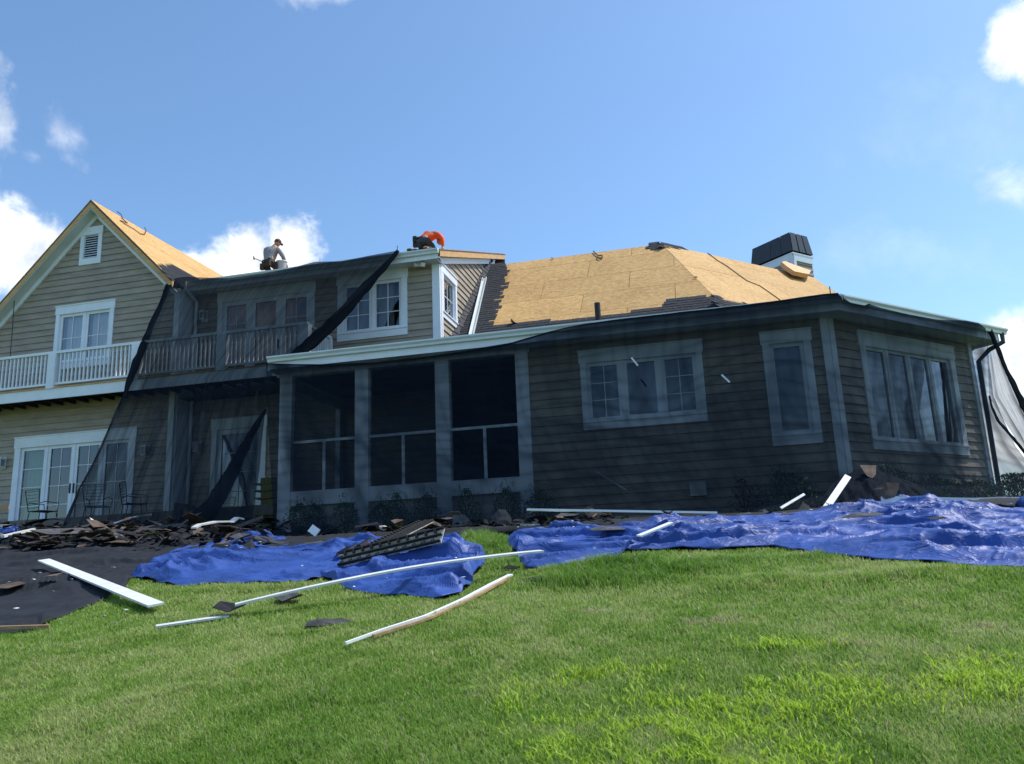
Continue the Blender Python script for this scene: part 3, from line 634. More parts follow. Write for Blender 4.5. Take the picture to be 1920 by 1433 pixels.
# gable roof
gX, gZ, gS, gY0, gY1 = -16.12, 10.60, 0.985, 17.95, 29.5
def gz(x): return gZ - gS * abs(x - gX)
roofG = roof([(-13.36, gY0, gz(-13.36)), (-13.36, gY1, gz(-13.36)), (gX, gY1, gZ), (gX, gY0, gZ)], e=(0, 1, 0))
roofGL = roof([(-21.6, gY0, gz(-21.6)), (-21.6, gY1, gz(-21.6)), (gX, gY1, gZ), (gX, gY0, gZ)], e=(0, 1, 0))
for sx, xe in ((1, -13.36), (-1, -21.6)):
    x0, x1 = gX, xe
    def rk(za, zb, ya, yb, nm, mt_, e0=0.0): 
        a, b = (x0, x1) if sx > 0 else (x1, x0)
        if e0: b, a = (b - e0, a) if sx > 0 else (b, a + e0)
        MB().hexa([(a, ya, gz(a) + za), (b, ya, gz(b) + za), (b, yb, gz(b) + za), (a, yb, gz(a) + za), (a, ya, gz(a) + zb), (b, ya, gz(b) + zb), (b, yb, gz(b) + zb), (a, yb, gz(a) + zb)]).build(nm, M[mt_], roofG if sx > 0 else roofGL)
    rk(-0.235, -0.035, gY0 + 0.005, gY0 + 0.05, 'rake_board', 'wood')
    rk(-0.27, -0.245, gY0 + 0.012, 18.30, 'rake_soffit', 'soffit')
    rk(-0.43, -0.272, 18.235, 18.30, 'frieze_board', 'trim', 0.12)
# black gap under the ridge
# ridge end of the dormer at the gable: side cheek
sheet('cheek_wall', [(-13.33, 18.3, 7.6), (-13.33, 25.2, 7.6), (-13.33, 25.2, 10.2), (-13.33, 18.6, 7.9)], M['siding'])

# shingles still on the roof: tabs laid in courses, kept inside an outline
def inpoly(x, y, poly):
    c = False
    for (x0, y0), (x1, y1) in zip(poly, poly[1:] + poly[:1]):
        if (y0 > y) != (y1 > y) and x < (x1 - x0) * (y - y0) / (y1 - y0) + x0: c = not c
    return c
def shingles(deck, o, n, e, umax, vmax, pxpoly, exp=0.14, jit=0.0):
    n = Vector(n).normalized(); e = Vector(e).normalized(); s = n.cross(e).normalized()
    if s.z < 0: s = -s
    m = MB(); o = Vector(o); r = 0; v_ = 0
    while v_ < vmax:
        u = -random.uniform(0, 0.3)
        while u < umax:
            w = random.choice((0.17, 0.22, 0.28, 0.33))
            c = o + e * (u + w / 2) + s * (v_ + 0.07); p = pixof(c)
            if inpoly(p[0] + random.uniform(-jit, jit), p[1] + random.uniform(-jit, jit) * 0.5, pxpoly):
                t0 = 0.012 + random.uniform(0, 0.006); L_ = exp + 0.05 + random.uniform(0, 0.02)
                a = o + e * (u + 0.004) + s * v_; b = a + e * (w - 0.008); c_ = b + s * L_; d = a + s * L_
                m.hexa([a + n * 0.001, b + n * 0.001, c_ + n * 0.001, d + n * 0.001, a + n * t0, b + n * t0, c_ + n * 0.003, d + n * 0.003])
            u += w
        v_ += exp; r += 1
    if m.v:
        o_ = m.build('shingles', M['shingle'], deck); o_['kind'] = 'stuff'
nA = (0, -aR, 1); nB = (q2 * aR, -q2 * aR, 1)
stripA = [(800, 660), (820, 625), (862, 616), (915, 613), (1000, 605), (1100, 597), (1248, 577), (1250, 565), (1290, 557), (1338, 556), (1355, 570), (1372, 574), (1420, 590)]
shingles(roofA, (-6.2, 19.45, 5.68), nA, (1, 0, 0), 9.0, 2.2, stripA, jit=2)
valA = [(820, 640), (905, 496), (953, 494), (946, 535), (940, 555), (930, 590), (917, 612), (905, 640)]
shingles(roofA, (-6.2, 19.45, 5.68), nA, (1, 0, 0), 3.0, 6.0, valA, jit=3)
shingles(roofB, Hb, nB, (q2, q2, 0), 5, 2.0, [(1338, 550), (1355, 566), (1400, 570), (1440, 585), (1345, 590)], jit=2)
shingles(roofA, (-1.9, 22.6, 8.53), nA, (1, 0, 0), 1.4, 1.3, [(1205, 466), (1215, 458), (1240, 450), (1246, 459), (1238, 464), (1228, 468), (1220, 470)], jit=1)
shingles(roofB, tuple(Pk + nBh * 0.9 + np.array([0, 0, -0.81])), nB, (q2, q2, 0), 2.5, 1.4, [(1236, 464), (1236, 450), (1290, 460), (1284, 470), (1262, 466)], jit=1)
shingles(roofG, (-13.37, gY0 + 0.05, gz(-13.37)), (gS, 0, 1), (0, 1, 0), 8, 1.5, [(296, 498), (330, 500), (345, 506), (385, 511), (410, 519), (400, 545), (300, 545)], jit=2)
# step flashing where the dormer wall meets the roof
m = MB()
for i in range(26):
    y = 19.6 + i * 0.165; z = 5.66 + aR * (y - 19.43)
    m.hexa([(-6.28, y, z + 0.02), (-6.13 + random.uniform(-.03, .05), y, z + 0.02), (-6.13, y + 0.15, z + 0.15), (-6.28, y + 0.15, z + 0.15), (-6.285, y, z + 0.14), (-6.262, y, z + 0.14), (-6.262, y + 0.15, z + 0.26), (-6.285, y + 0.15, z + 0.26)])
m.build('step_flashing', M['scrapgrey'], roofA)
# vent pipe and roof boot
pb = onP(1122, 604, nA, Pk); MB().tube([pb + (0, 0, -0.3), pb + (0, 0, 0.50)], 0.075, 10).build('vent_pipe', M['blackplastic'], house)

# ---- balcony
bal = empty('balcony', (-14, 17.4, 4.8), parent=house)
bY = 17.4
MB().box((-21, bY - 0.02, 4.83), (-9.2, bY + 0.02, 5.10)).build('fascia', M['trim'], bal)
MB().box((-9.24, bY + 0.02, 4.83), (-9.2, 18.8, 5.10)).build('fascia', M['trim'], bal)
MB().box((-21, bY - 0.05, 5.101), (-9.17, 18.27, 5.13)).build('deck_floor', M['wood'], bal)
MB().box((-13.2, 18.27, 5.101), (-9.17, 18.8, 5.13)).build('deck_floor', M['wood'], bal)
for i in range(30):
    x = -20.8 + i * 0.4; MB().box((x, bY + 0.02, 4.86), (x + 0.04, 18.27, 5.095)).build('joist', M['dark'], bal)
MB().box((-21, bY - 0.03, 6.03), (-9.14, bY + 0.08, 6.10)).build('top_rail', M['trim'], bal)
MB().box((-21, bY, 5.20), (-9.2, bY + 0.05, 5.255)).build('bottom_rail', M['trim'], bal)
MB().box((-9.29, bY + 0.08, 6.03), (-9.18, 18.8, 6.10)).build('top_rail', M['trim'], bal)
MB().box((-9.26, bY + 0.05, 5.20), (-9.21, 18.8, 5.255)).build('bottom_rail', M['trim'], bal)
posts = [-19.1, -16.50, -13.99, -11.55, -9.33]
for x in posts: MB().box((x, bY - 0.06, 5.10), (x + 0.23, bY + 0.12, 6.028)).build('post', M['trim'], bal)
MB().box((-9.32, 18.68, 5.13), (-9.16, 18.8, 6.028)).build('post', M['trim'], bal)
x = -20.9
while x < -9.35:
    if not any(p - 0.03 < x < p + 0.24 for p in posts): MB().box((x, bY + 0.008, 5.255), (x + 0.036, bY + 0.044, 6.028)).build('baluster', M['trim'], bal)
    x += 0.121
for i in range(9):
    y = bY + 0.2 + i * 0.126; MB().box((-9.253, y, 5.255), (-9.217, y + 0.036, 6.028)).build('baluster', M['trim'], bal)
# ---- wall lamps, flood light, meter box, cable
def lamp(fr, s_, z):
    m = MB(); m.fbox(fr, s_ - 0.08, s_ + 0.08, z - 0.16, z + 0.16, 0.03, 0.055)
    o = m.build('wall_lamp', M['lamp'], house)
    MB().fbox(fr, s_ - 0.06, s_ + 0.06, z - 0.10, z + 0.08, 0.09, 0.21).build('lamp_glass', M['lampglass'], o)
    m = MB(); P = fr.p
    m.hexa([P(s_ - 0.09, z + 0.08, 0.24), P(s_ + 0.09, z + 0.08, 0.24), P(s_ + 0.09, z + 0.08, 0.06), P(s_ - 0.09, z + 0.08, 0.06), P(s_ - 0.05, z + 0.15, 0.19), P(s_ + 0.05, z + 0.15, 0.19), P(s_ + 0.05, z + 0.15, 0.1), P(s_ - 0.05, z + 0.15, 0.1)])
    m.fbox(fr, s_ - 0.07, s_ + 0.07, z - 0.13, z - 0.10, 0.055, 0.22)
    for a in (-0.07, 0.055): m.fbox(fr, s_ + a, s_ + a + 0.015, z - 0.1, z + 0.08, 0.205, 0.22)
    m.build('lamp_cap', M['lamp'], o)
lamp(frG, -18.5, 3.42); lamp(frG, -14.05, 3.42); lamp(frU, -12.93, 7.08); lamp(frU, -12.93, 3.5)
fl = onY(790, 487, 18.7); m = MB().box((fl[0] - 0.05, 18.65, 7.70), (fl[0] + 0.05, 18.75, 7.79)); m.bar((fl[0], 18.68, 7.70), (fl[0] - 0.14, 18.55, 7.66), 0.09, 0.09); m.bar((fl[0], 18.68, 7.70), (fl[0] + 0.12, 18.5, 7.62), 0.1, 0.1)
m.build('flood_light', M['lamp'], house)
mb = onY(1309, 917, 15.85); MB().box((mb[0] - 0.15, 15.78, mb[2] - 0.13), (mb[0] + 0.15, 15.88, mb[2] + 0.13)).build('meter_box', M['soffit'], house)
cb = [onY(*p, 18.1) for p in ((29, 536), (26, 575), (23, 620), (18, 680))]; MB().tube(cb, 0.012, 5).build('cable', M['iron'], house)

# ---- chimney
chm = empty('chimney', (3.9, 30.6, 9), parent=house)
cc = onY(1490, 510, 29.5); cz0, cz1 = 8.6, 10.72
frC = Fr((cc[0], cc[1], 0), (q2, q2, 0), (q2, -q2, 0)); frCL = Fr((cc[0], cc[1], 0), (-q2, q2, 0), (-q2, -q2, 0))
wR, wL = 1.0, 1.85
for fr_, w_ in ((frC, wR), (frCL, wL)):
    wq = MB(); wq.quad(fr_.p(0, cz0), fr_.p(w_, cz0), fr_.p(w_, cz1 - 0.25), fr_.p(0, cz1 - 0.25)); w_o = wq.build('chase_wall', M['sheath'], chm)
    z = cz0
    while z < cz1 - 0.26:
        b = min(z + EXP, cz1 - 0.25); m = MB(); m.quad(fr_.p(0.1, z, 0.034), fr_.p(w_, z, 0.034), fr_.p(w_, b, 0.006), fr_.p(0.1, b, 0.006)); m.quad(fr_.p(0.1, z, 0), fr_.p(w_, z, 0), fr_.p(w_, z, 0.034), fr_.p(0.1, z, 0.034))
        m.build('siding_board', M['siding'], w_o); z += EXP
    MB().fbox(fr_, 0.0, w_, cz1 - 0.25, cz1, -0.02, 0.05).build('band', M['trim'], chm)
    MB().fbox(fr_, -0.03, 0.11, cz0, cz1 - 0.252, -0.01, 0.052).build('corner_board', M['trim'], chm)
MB().hexa([frC.p(-0.06, cz1, 0.06), frC.p(wR + 0.06, cz1, 0.06), frC.p(wR + 0.06, cz1, -wL - 0.06), frC.p(-0.06, cz1, -wL - 0.06)] + [frC.p(-0.06, cz1 + 0.05, 0.06), frC.p(wR + 0.06, cz1 + 0.05, 0.06), frC.p(wR + 0.06, cz1 + 0.05, -wL - 0.06), frC.p(-0.06, cz1 + 0.05, -wL - 0.06)]).build('chimney_top', M['whitepaint'], chm)
MB().quad(frC.p(wR, cz0, 0), frC.p(wR, cz0, -wL), frC.p(wR, cz1, -wL), frC.p(wR, cz1, 0)).build('chase_wall', M['siding'], chm)
capz0, capz1 = cz1 + 0.12, cz1 + 0.86
# sloped metal cap: tapered shell of panels
def capp(s, z, o): 
    t = (z - capz0) / (capz1 - capz0); s_ = wR / 2 + (s - wR / 2) * (1 - 0.16 * t); oo = -wL / 2 + (o + wL / 2) * (1 - 0.10 * t); return frC.p(s_, z, oo)
capo = MB().add([capp(0.03, capz1 - 0.02, 0.0), capp(wR - 0.03, capz1 - 0.02, 0), capp(wR - 0.03, capz1 - 0.02, -wL), capp(0.03, capz1 - 0.02, -wL)], [(0, 1, 2, 3)]).build('chimney_cap', M['cap'], chm)
def panel(a, b, o_a, o_b, horiz):
    m = MB()
    A, B = (a, o_a), (b, o_b)
    m.hexa([capp(A[0], capz0, A[1]), capp(B[0], capz0, B[1]), capp(B[0] * 0.97 + 0.03 * wR / 2, capz0, B[1] * 0.97 - 0.03 * wL / 2), capp(A[0] * 0.97 + 0.03 * wR / 2, capz0, A[1] * 0.97 - 0.03 * wL / 2),
            capp(A[0], capz1, A[1]), capp(B[0], capz1, B[1]), capp(B[0] * 0.97 + 0.03 * wR / 2, capz1, B[1] * 0.97 - 0.03 * wL / 2), capp(A[0] * 0.97 + 0.03 * wR / 2, capz1, A[1] * 0.97 - 0.03 * wL / 2)])
    m.build('louvre_panel', M['cap'], capo)
e_ = 0.06
for i in range(3): panel(-e_ + (wR + 2 * e_) * i / 3 + 0.03, -e_ + (wR + 2 * e_) * (i + 1) / 3 - 0.03, e_, e_, True); panel(-e_ + (wR + 2 * e_) * i / 3 + 0.03, -e_ + (wR + 2 * e_) * (i + 1) / 3 - 0.03, -wL - e_, -wL - e_, True)
for i in range(4): panel(-e_, -e_, e_ - (wL + 2 * e_) * i / 4 - 0.008, e_ - (wL + 2 * e_) * (i + 1) / 4 + 0.008, False); panel(wR + e_, wR + e_, e_ - (wL + 2 * e_) * i / 4 - 0.008, e_ - (wL + 2 * e_) * (i + 1) / 4 + 0.008, False)
MB().fbox(frC, 0.12, wR - 0.12, cz1 + 0.05, capz1 - 0.05, -wL + 0.12, -0.12).build('flue', M['dark'], chm)

# ---------------------------------------------------------------- cloth on the ground
NZ = lambda x, y, z=0.0: mnoise.noise((x, y, z))
def poly_at(pts, n):      # resample a polyline to n points by length
    P = np.array(pts, float); L = np.r_[0, np.cumsum(np.linalg.norm(np.diff(P, axis=0), axis=1))]
    t = np.linspace(0, L[-1], n); return np.stack([np.interp(t, L, P[:, k]) for k in range(P.shape[1])], 1)
def ridge(v): return (1 - min(1, abs(v) * 2.6)) ** 2
def fold_h(x, y, seed, amp, fx=0.55, fy=1.9):
    wx = x + 0.5 * NZ(x * 0.5, y * 0.6, seed + 11); wy = y + 0.25 * NZ(x * 0.8, y * 0.9, seed + 12)
    ph = wy * fy * 0.85 + 1.7 * fx * NZ(wx * 0.45, wy * 0.5, seed) + 0.35 * NZ(wx * 1.3, wy * 0.9, seed + 1) + 0.12 * wx
    t = ph - math.floor(ph); pr = t / 0.10 if t < 0.10 else 1 - (t - 0.10) / 0.90; pr = pr * pr * (3 - 2 * pr)
    a1 = min(1, max(0, 0.45 + 1.5 * NZ(wx * 0.6, wy * 1.1, seed + 2)))
    p2 = wx * 0.9 + wy * 1.3 + 1.3 * NZ(wx * 0.6, wy * 0.8, seed + 3); t = p2 - math.floor(p2); q = t / 0.16 if t < 0.16 else 1 - (t - 0.16) / 0.84; q = q * q
    a2 = min(1, max(0, 2.2 * NZ(wx * 0.8, wy * 0.9, seed + 4)))
    h = pr * a1 + 0.6 * q * a2 + 0.30 * ridge(NZ(wx * 1.6, wy * 2.6, seed + 5)) * (0.4 + a2) + 0.24 * ridge(NZ(wx * 3.2, wy * 6.0, seed + 8)) * (0.4 + a1) + 0.45 * (NZ(wx * 0.7, wy * 0.9, seed + 6) + 0.3) + 0.07 * NZ(wx * 6, wy * 8, seed + 7)
    return max(0.0, h) * amp
def ground_cloth(name, top, bot, nu, nv, mt, amp, seed, lift=0.02, edge=0.05, fx=0.55, fy=1.9, wob=0.05, rise=None, htop=0.0):
    T = poly_at([gnd(*p, htop)[:2] for p in top], nu); B = poly_at([gnd(*p)[:2] for p in bot], nu)
    vs = []
    for j in range(nv):
        v = j / (nv - 1)
        for i in range(nu):
            u = i / (nu - 1); p = T[i] * (1 - v) + B[i] * v
            eb = min(v, 1 - v, u * 3, (1 - u) * 3)
            k = min(1, eb / edge) if edge else 1
            p = p + np.array([NZ(p[0] * 2.2, p[1] * 2.2, seed + 20), NZ(p[0] * 2.2, p[1] * 2.2, seed + 30)]) * wob
            h = fold_h(p[0], p[1], seed, amp, fx, fy) * (0.35 + 0.65 * k) + lift * k + 0.012 + 0.05 * max(0, 0.2 - eb) * (1 + NZ(p[0] * 4, p[1] * 4, seed + 9))
            if rise: h += rise(p[0], p[1])
            vs.append((p[0], p[1], tzf(p[0], p[1]) + h))
    idx = np.arange(nu * nv).reshape(nv, nu)
    f = np.stack([idx[:-1, :-1].ravel(), idx[:-1, 1:].ravel(), idx[1:, 1:].ravel(), idx[1:, :-1].ravel()], 1)[:, ::-1]
    v = np.array(vs); org = np.array([v[:, 0].mean(), v[:, 1].mean(), v[:, 2].min()])
    o = npmesh(name, v - org, f, mt); o.location = org
    sm = o.modifiers.new('s', 'SOLIDIFY'); sm.thickness = 0.004
    return o, v
TARP_XY = []
def excl(top, bot): TARP_XY.append([tuple(gnd(*p)[:2]) for p in top] + [tuple(gnd(*p)[:2]) for p in reversed(bot)])
# black ground cloth at the left and along the foot of the house
top = [(-90, 1030), (120, 1012), (330, 1008), (470, 1004)]; bot = [(-90, 1215), (-20, 1200), (60, 1188), (120, 1160), (185, 1132), (232, 1112), (245, 1090), (330, 1060), (480, 1045)]
o, v_ = ground_cloth('ground_cloth', top, bot, 200, 140, M['groundnet'], 0.08, 3, fx=0.7, fy=1.4, edge=0.03, wob=0.07); excl(top, bot)
vK = v_; tag(o, 'rumpled black cloth spread on the slope left of the blue tarps', 'ground cloth')
top = [(440, 1003), (560, 994), (740, 984), (900, 976), (1050, 968), (1250, 960), (1450, 950), (1650, 940), (1850, 932), (2000, 928)]
bot = [(440, 1040), (560, 1032), (740, 1024), (850, 1012), (940, 1006), (1100, 999), (1250, 992), (1450, 978), (1650, 966), (1850, 955), (2000, 950)]
o, v_ = ground_cloth('ground_cloth', top, bot, 240, 26, M['groundnet'], 0.05, 13, fx=0.5, fy=2.5, edge=0.1, lift=0.05); excl(top, bot)
tag(o, 'long band of dark cloth on the ground between the net and the blue tarps', 'ground cloth')
# blue tarps
top = [(335, 1033), (400, 1023), (470, 1012), (560, 1020), (660, 1019), (740, 1019), (800, 1016), (862, 1010)]
bot = [(248, 1087), (300, 1098), (345, 1104), (400, 1098), (480, 1101), (550, 1099), (606, 1088), (640, 1108), (700, 1120), (760, 1121), (830, 1131), (868, 1118), (885, 1098), (912, 1062)]
oL, vL = ground_cloth('blue_tarp', top, bot, 260, 170, M['tarp'], 0.14, 41, htop=0.04, edge=0.06, lift=0.03, wob=0.06); excl(top, bot)
tag(oL, 'crumpled blue tarp at left with the roof vent strips lying on it', 'tarp')
top = [(948, 1006), (990, 998), (1100, 990), (1200, 984), (1300, 976), (1400, 970), (1500, 963), (1600, 955), (1700, 949), (1800, 947), (1880, 952), (2010, 962)]
bot = [(966, 1050), (985, 1072), (1050, 1073), (1110, 1060), (1180, 1039), (1250, 1035), (1350, 1036), (1450, 1030), (1550, 1046), (1650, 1057), (1800, 1064), (1900, 1070), (2010, 1078)]
oR, vR = ground_cloth('blue_tarp', top, bot, 400, 170, M['tarp'], 0.125, 57, htop=0.07, edge=0.06, lift=0.03, wob=0.05,
                      rise=lambda x, y: 0.02 * float(sstep(0.5, 2.5, x)) * max(0, NZ(x * 0.5, y * 0.9, 3) + 0.35)); excl(top, bot)
tag(oR, 'wide rumpled blue tarp right of the grass gap', 'tarp')
top = [(1868, 944), (1900, 938), (2000, 932)]; bot = [(1872, 950), (1910, 955), (2000, 960)]
o, v_ = ground_cloth('blue_tarp', top, bot, 50, 14, M['tarp'], 0.06, 71, lift=0.04); tag(o, 'small end of blue tarp behind the right hand tarp, at the picture edge', 'tarp'); excl(top, bot)
top = [(-60, 1008), (0, 1008), (32, 1010)]; bot = [(-60, 1020), (0, 1020), (30, 1018)]
o, v_ = ground_cloth('blue_tarp', top, bot, 30, 10, M['tarp'], 0.05, 77, lift=0.25); tag(o, 'folded scrap of blue tarp in front of the pale planter', 'tarp')
def surf_of(v):
    b = {}
    for p in v:
        k = (round(p[0] / 0.12), round(p[1] / 0.12)); b[k] = max(b.get(k, -9), p[2])
    return b
SURF = [surf_of(vL), surf_of(vR), surf_of(vK)]
def topz(x, y):
    z = tzf(x, y)
    for b in SURF:
        k = (round(x / 0.12), round(y / 0.12))
        if k in b: z = max(z, b[k])
    return z

# ---------------------------------------------------------------- hanging debris nets
def net(name, rows, nu, nv, folds, mt, seed=0, wr=0.03, label=None, wf=20, dr_=1.0, hor=0.0, dense=0.0, top_=0.0, tw=0.05):
    """rows: [(v, [3D points])] top to bottom; folds: (u0, drift, width, strength, v_from) double the cloth back on itself"""
    R_ = [(v, poly_at(p, 60)) for v, p in rows]; V = [r[0] for r in R_]; A = np.stack([r[1] for r in R_])
    def ev(u, v):
        u = min(max(u, 0), 1) * 59; i = min(int(u), 58); fu = u - i
        j = max(0, min(len(V) - 2, int(np.searchsorted(V, v, side='right')) - 1)); fv = (v - V[j]) / (V[j + 1] - V[j])
        def row(k): return A[k, i] * (1 - fu) + A[k, i + 1] * fu
        a, b = row(j), row(j + 1); p = a * (1 - fv) + b * fv
        return p
    vs = []; bn = []
    for j in range(nv):
        v = j / (nv - 1)
        for i in range(nu):
            u = i / (nu - 1); fz = 0.0; b = 1.0
            b += 0.55 * ridge(NZ(u * wf + 2.5 * v * dr_, v * 1.3, seed)) * min(1, 0.2 + v) + 0.35 * ridge(NZ(u * wf * 2.3 - 1.5 * v, v * 2.0, seed + 1)) + hor * ridge(NZ(u * 5, v * 17 + 2 * NZ(u * 7, v * 3, 2), seed + 2)) - 0.22 + dense + top_ * math.exp(-(v / tw) ** 2)
            for (u0, dr, w, st, v0) in folds:
                c = u0 + dr * (v - v0) + 0.004 * math.sin(v * 7 + u0 * 40); t = (u - c) / w
                k = float(sstep(v0 - 0.02, v0 + 0.15, v)) if v0 > 0 else 1.0
                if abs(t) < 2.5: g = math.exp(-t * t) * k * st * (0.7 + 0.6 * NZ(u0 * 31, v * 4, 3)); b += g * 1.6; fz += 0.05 * g
            p = ev(u, v)
            ed = min(1, v * 12)
            d = wr * (NZ(u * wf, v * 4, seed) * 1.5 + 0.7 * NZ(u * wf * 2.4 + v * 9, v * 7, seed + 4) + hor * NZ(u * 6, v * 17, seed + 2)) * ed
            vs.append(p + np.array([0.2, -1.0, 0.2]) * (d + fz * ed)); bn.append(max(0.55, b))
    idx = np.arange(nu * nv).reshape(nv, nu)
    f = np.stack([idx[:-1, :-1].ravel(), idx[:-1, 1:].ravel(), idx[1:, 1:].ravel(), idx[1:, :-1].ravel()], 1)
    v = np.array(vs); org = np.array([v[:, 0].mean(), v[:, 1].mean(), v[:, 2].min()])
    o = npmesh(name, v - org, f, mt); o.location = org
    o.data.attributes.new('bunch', 'FLOAT', 'POINT').data.foreach_set('value', np.array(bn, np.float32))
    return o
def yrow(pts): return [onY(x, y, Y) for x, y, Y in pts]
def lin(a, b, n=6, sag=0):   # straight in the picture and in depth
    return [onY(a[0] + (b[0] - a[0]) * t, a[1] + (b[1] - a[1]) * t + sag * math.sin(math.pi * t), a[2] + (b[2] - a[2]) * t) for t in np.linspace(0, 1, n)]
gy = 18.24
rows1 = [(0, yrow([(318, 524, gy - 0.2), (345, 519, gy), (380, 520.5, gy), (430, 522, gy), (500, 512, gy), (545, 503, gy), (590, 491, gy), (640, 490, gy), (690, 480, gy), (745, 470, gy)])),
         (0.2, lin((296, 575, 17.7), (690, 535, 17.7), sag=3)), (0.33, lin((272, 632, 17.18), (632, 590, 17.2))), (0.44, lin((256, 680, 17.12), (578, 640, 17.14))), (0.55, lin((237, 730, 17.1), (512, 694, 17.0))),
         (0.7, lin((205, 800, 16.4), (497, 775, 16.4))), (0.85, lin((165, 890, 15.7), (487, 880, 15.6))), (0.985, lin((122, 985, 15.0), (470, 998, 14.9), sag=4)), (1.0, lin((118, 992, 14.7), (472, 1004, 14.6)))]
net1 = net('debris_net', rows1, 300, 110, [(0.02, 0.0, 0.02, 1.0, 0.0), (0.97, -0.62, 0.04, 1.2, 0.68), (0.99, -0.15, 0.02, 1.2, 0.66), (0.5, 0.25, 0.010, 0.5, 0.3), (0.68, 0.1, 0.012, 0.5, 0.2), (0.22, 0.05, 0.008, 0.6, 0.5), (0.12, 0.03, 0.006, 0.8, 0.3), (0.80, 0.1, 0.01, 0.5, 0.25), (0.30, .12, .03, .5, .55), (0.42, .2, .03, .5, .6), (.6, .1, .04, .5, .6)], M['net'], 5, wr=0.045, dense=0.30, top_=1.0, tw=0.07)
tag(net1, 'black debris net hanging from the upper gutter over the balcony to the ground', 'debris net')
def roll(name, pts, r, label=None, parent=None, n=9, mt='netdense', flat=0.55):
    P = poly_at(pts, 60); m = MB(); k = len(P); rr = np.interp(np.linspace(0, 1, k), np.linspace(0, 1, len(r)), r)
    vs = []
    for i, p in enumerate(P):
        d = P[min(i + 1, k - 1)] - P[max(i - 1, 0)]; d /= np.linalg.norm(d)
        a = np.cross(d, (0, -1, 0)); a /= np.linalg.norm(a); b = np.cross(d, a)
        for j in range(n):
            t = 2 * math.pi * j / n; q = 1 + 0.30 * NZ(i * 0.25, j * 1.3, 5)
            vs.append(p + a * math.cos(t) * rr[i] * q + b * math.sin(t) * rr[i] * flat * q)
    m.v = [tuple(map(float, v)) for v in vs]
    m.f = [(i * n + j, i * n + (j + 1) % n, (i + 1) * n + (j + 1) % n, (i + 1) * n + j) for i in range(k - 1) for j in range(n)] + [tuple(range(n - 1, -1, -1)), tuple((k - 1) * n + j for j in range(n))]
    return m.build(name, M[mt], parent, smooth=True)
roll('rolled_edge', yrow([(746, 470, 18.2), (735, 485, 18.15), (690, 533, 17.9), (640, 590, 17.6), (600, 628, 17.4), (566, 657, 17.25), (540, 676, 17.1)]), (0.05, 0.09, 0.13, 0.145, 0.16, 0.17, 0.10), parent=net1)
roll('rolled_edge', yrow([(320, 524, 18.05), (306, 560, 17.9), (282, 614, 17.6), (262, 664, 17.25), (241, 718, 17.05), (236, 735, 17.0)]), (0.10, 0.07, 0.08, 0.10, 0.12, 0.06), parent=net1)
roll('rolled_edge', yrow([(238, 728, 17.05), (215, 780, 16.5), (187, 848, 15.9), (150, 915, 15.5), (122, 984, 14.95)]), (0.03, 0.022, 0.022, 0.028, 0.05), parent=net1)
roll('rolled_edge', yrow([(498, 768, 16.4), (470, 815, 16.1), (435, 885, 15.6), (398, 950, 15.2), (345, 1000, 14.6)]), (0.04, 0.11, 0.17, 0.22, 0.32), parent=net1, flat=0.3, mt='netmid')
# net over the one storey front and round the corner
def bpt(px, py, off): return onP(px, py, (1, -1, 0), (BC + off * math.sqrt(2), 15.92, 0))
ty = 15.27
def foot(px, py, Y): return onY(px, py, Y)
topF = [(499, 681), (520, 682), (600, 684), (700, 680), (800, 669), (880, 657), (960, 643), (1030, 622), (1062, 614), (1100, 607), (1180, 597), (1250, 589), (1330, 580), (1411, 571), (1490, 560), (1545, 552), (1572, 550)]
rows2 = [(0, [onY(x, y, ty if x < 1000 else ty - 0.02) for x, y in topF] + [bpt(1610, 563, .5), bpt(1650, 577, .66), bpt(1700, 589, .70), bpt(1760, 600, .70), bpt(1810, 601, .66), bpt(1840, 607, .64), bpt(1848, 616, .62)])]
def rowmix(v, Yf, offb, ends, mid):    # ends: photo heights at left, corner, right
    L = [onY(x, y, Yf) for x, y in mid]; Rr = [bpt(x, y, offb) for x, y in ends]
    return (v, L + Rr)
rows2 += [rowmix(0.12, 15.20, .66, [(1640, 615), (1750, 640), (1852, 650)], [(500, 722), (700, 716), (900, 694), (1100, 655), (1300, 632), (1500, 610), (1575, 600)]),
          rowmix(0.4, 15.1, .75, [(1640, 720), (1760, 730), (1862, 742)], [(502, 800), (700, 792), (900, 780), (1100, 752), (1300, 735), (1500, 718), (1585, 708)]),
          rowmix(0.7, 14.9, .9, [(1660, 830), (1770, 832), (1905, 838)], [(508, 890), (700, 880), (900, 872), (1100, 860), (1300, 850), (1500, 835), (1595, 828)]),
          rowmix(0.93, 14.55, 1.15, [(1670, 915), (1790, 912), (1960, 905)], [(514, 978), (700, 968), (900, 957), (1100, 950), (1300, 944), (1500, 935), (1605, 928)]),
          rowmix(1.0, 14.1, 1.5, [(1672, 944), (1800, 936), (1985, 930)], [(516, 1008), (700, 992), (900, 980), (1100, 970), (1300, 964), (1500, 955), (1610, 950)])]
net2 = net('debris_net', rows2, 520, 110, [(0.02, 0.03, 0.012, 1.2, 0.0), (0.03, 0.10, 0.008, .9, 0.02), (0.03, 0.20, 0.008, .6, 0.02), (0.03, 0.32, 0.010, .5, 0.02), (0.03, 0.48, 0.012, .45, 0.02), (0.03, .75, .014, .4, .02),
    (0.86, -0.28, 0.010, .9, 0.55), (0.90, -0.30, 0.010, .9, 0.5), (0.94, -0.20, 0.008, .8, 0.35), (0.83, -0.3, 0.008, .8, 0.62), (0.985, -0.02, 0.008, 1.0, 0.02), (0.78, 0.1, 0.006, .6, 0.4)], M['net'], 25, wr=0.022, wf=26, hor=0.6, top_=1.5, tw=0.055)
tag(net2, 'black debris net draped from the porch gutter round the corner to the ground', 'debris net')
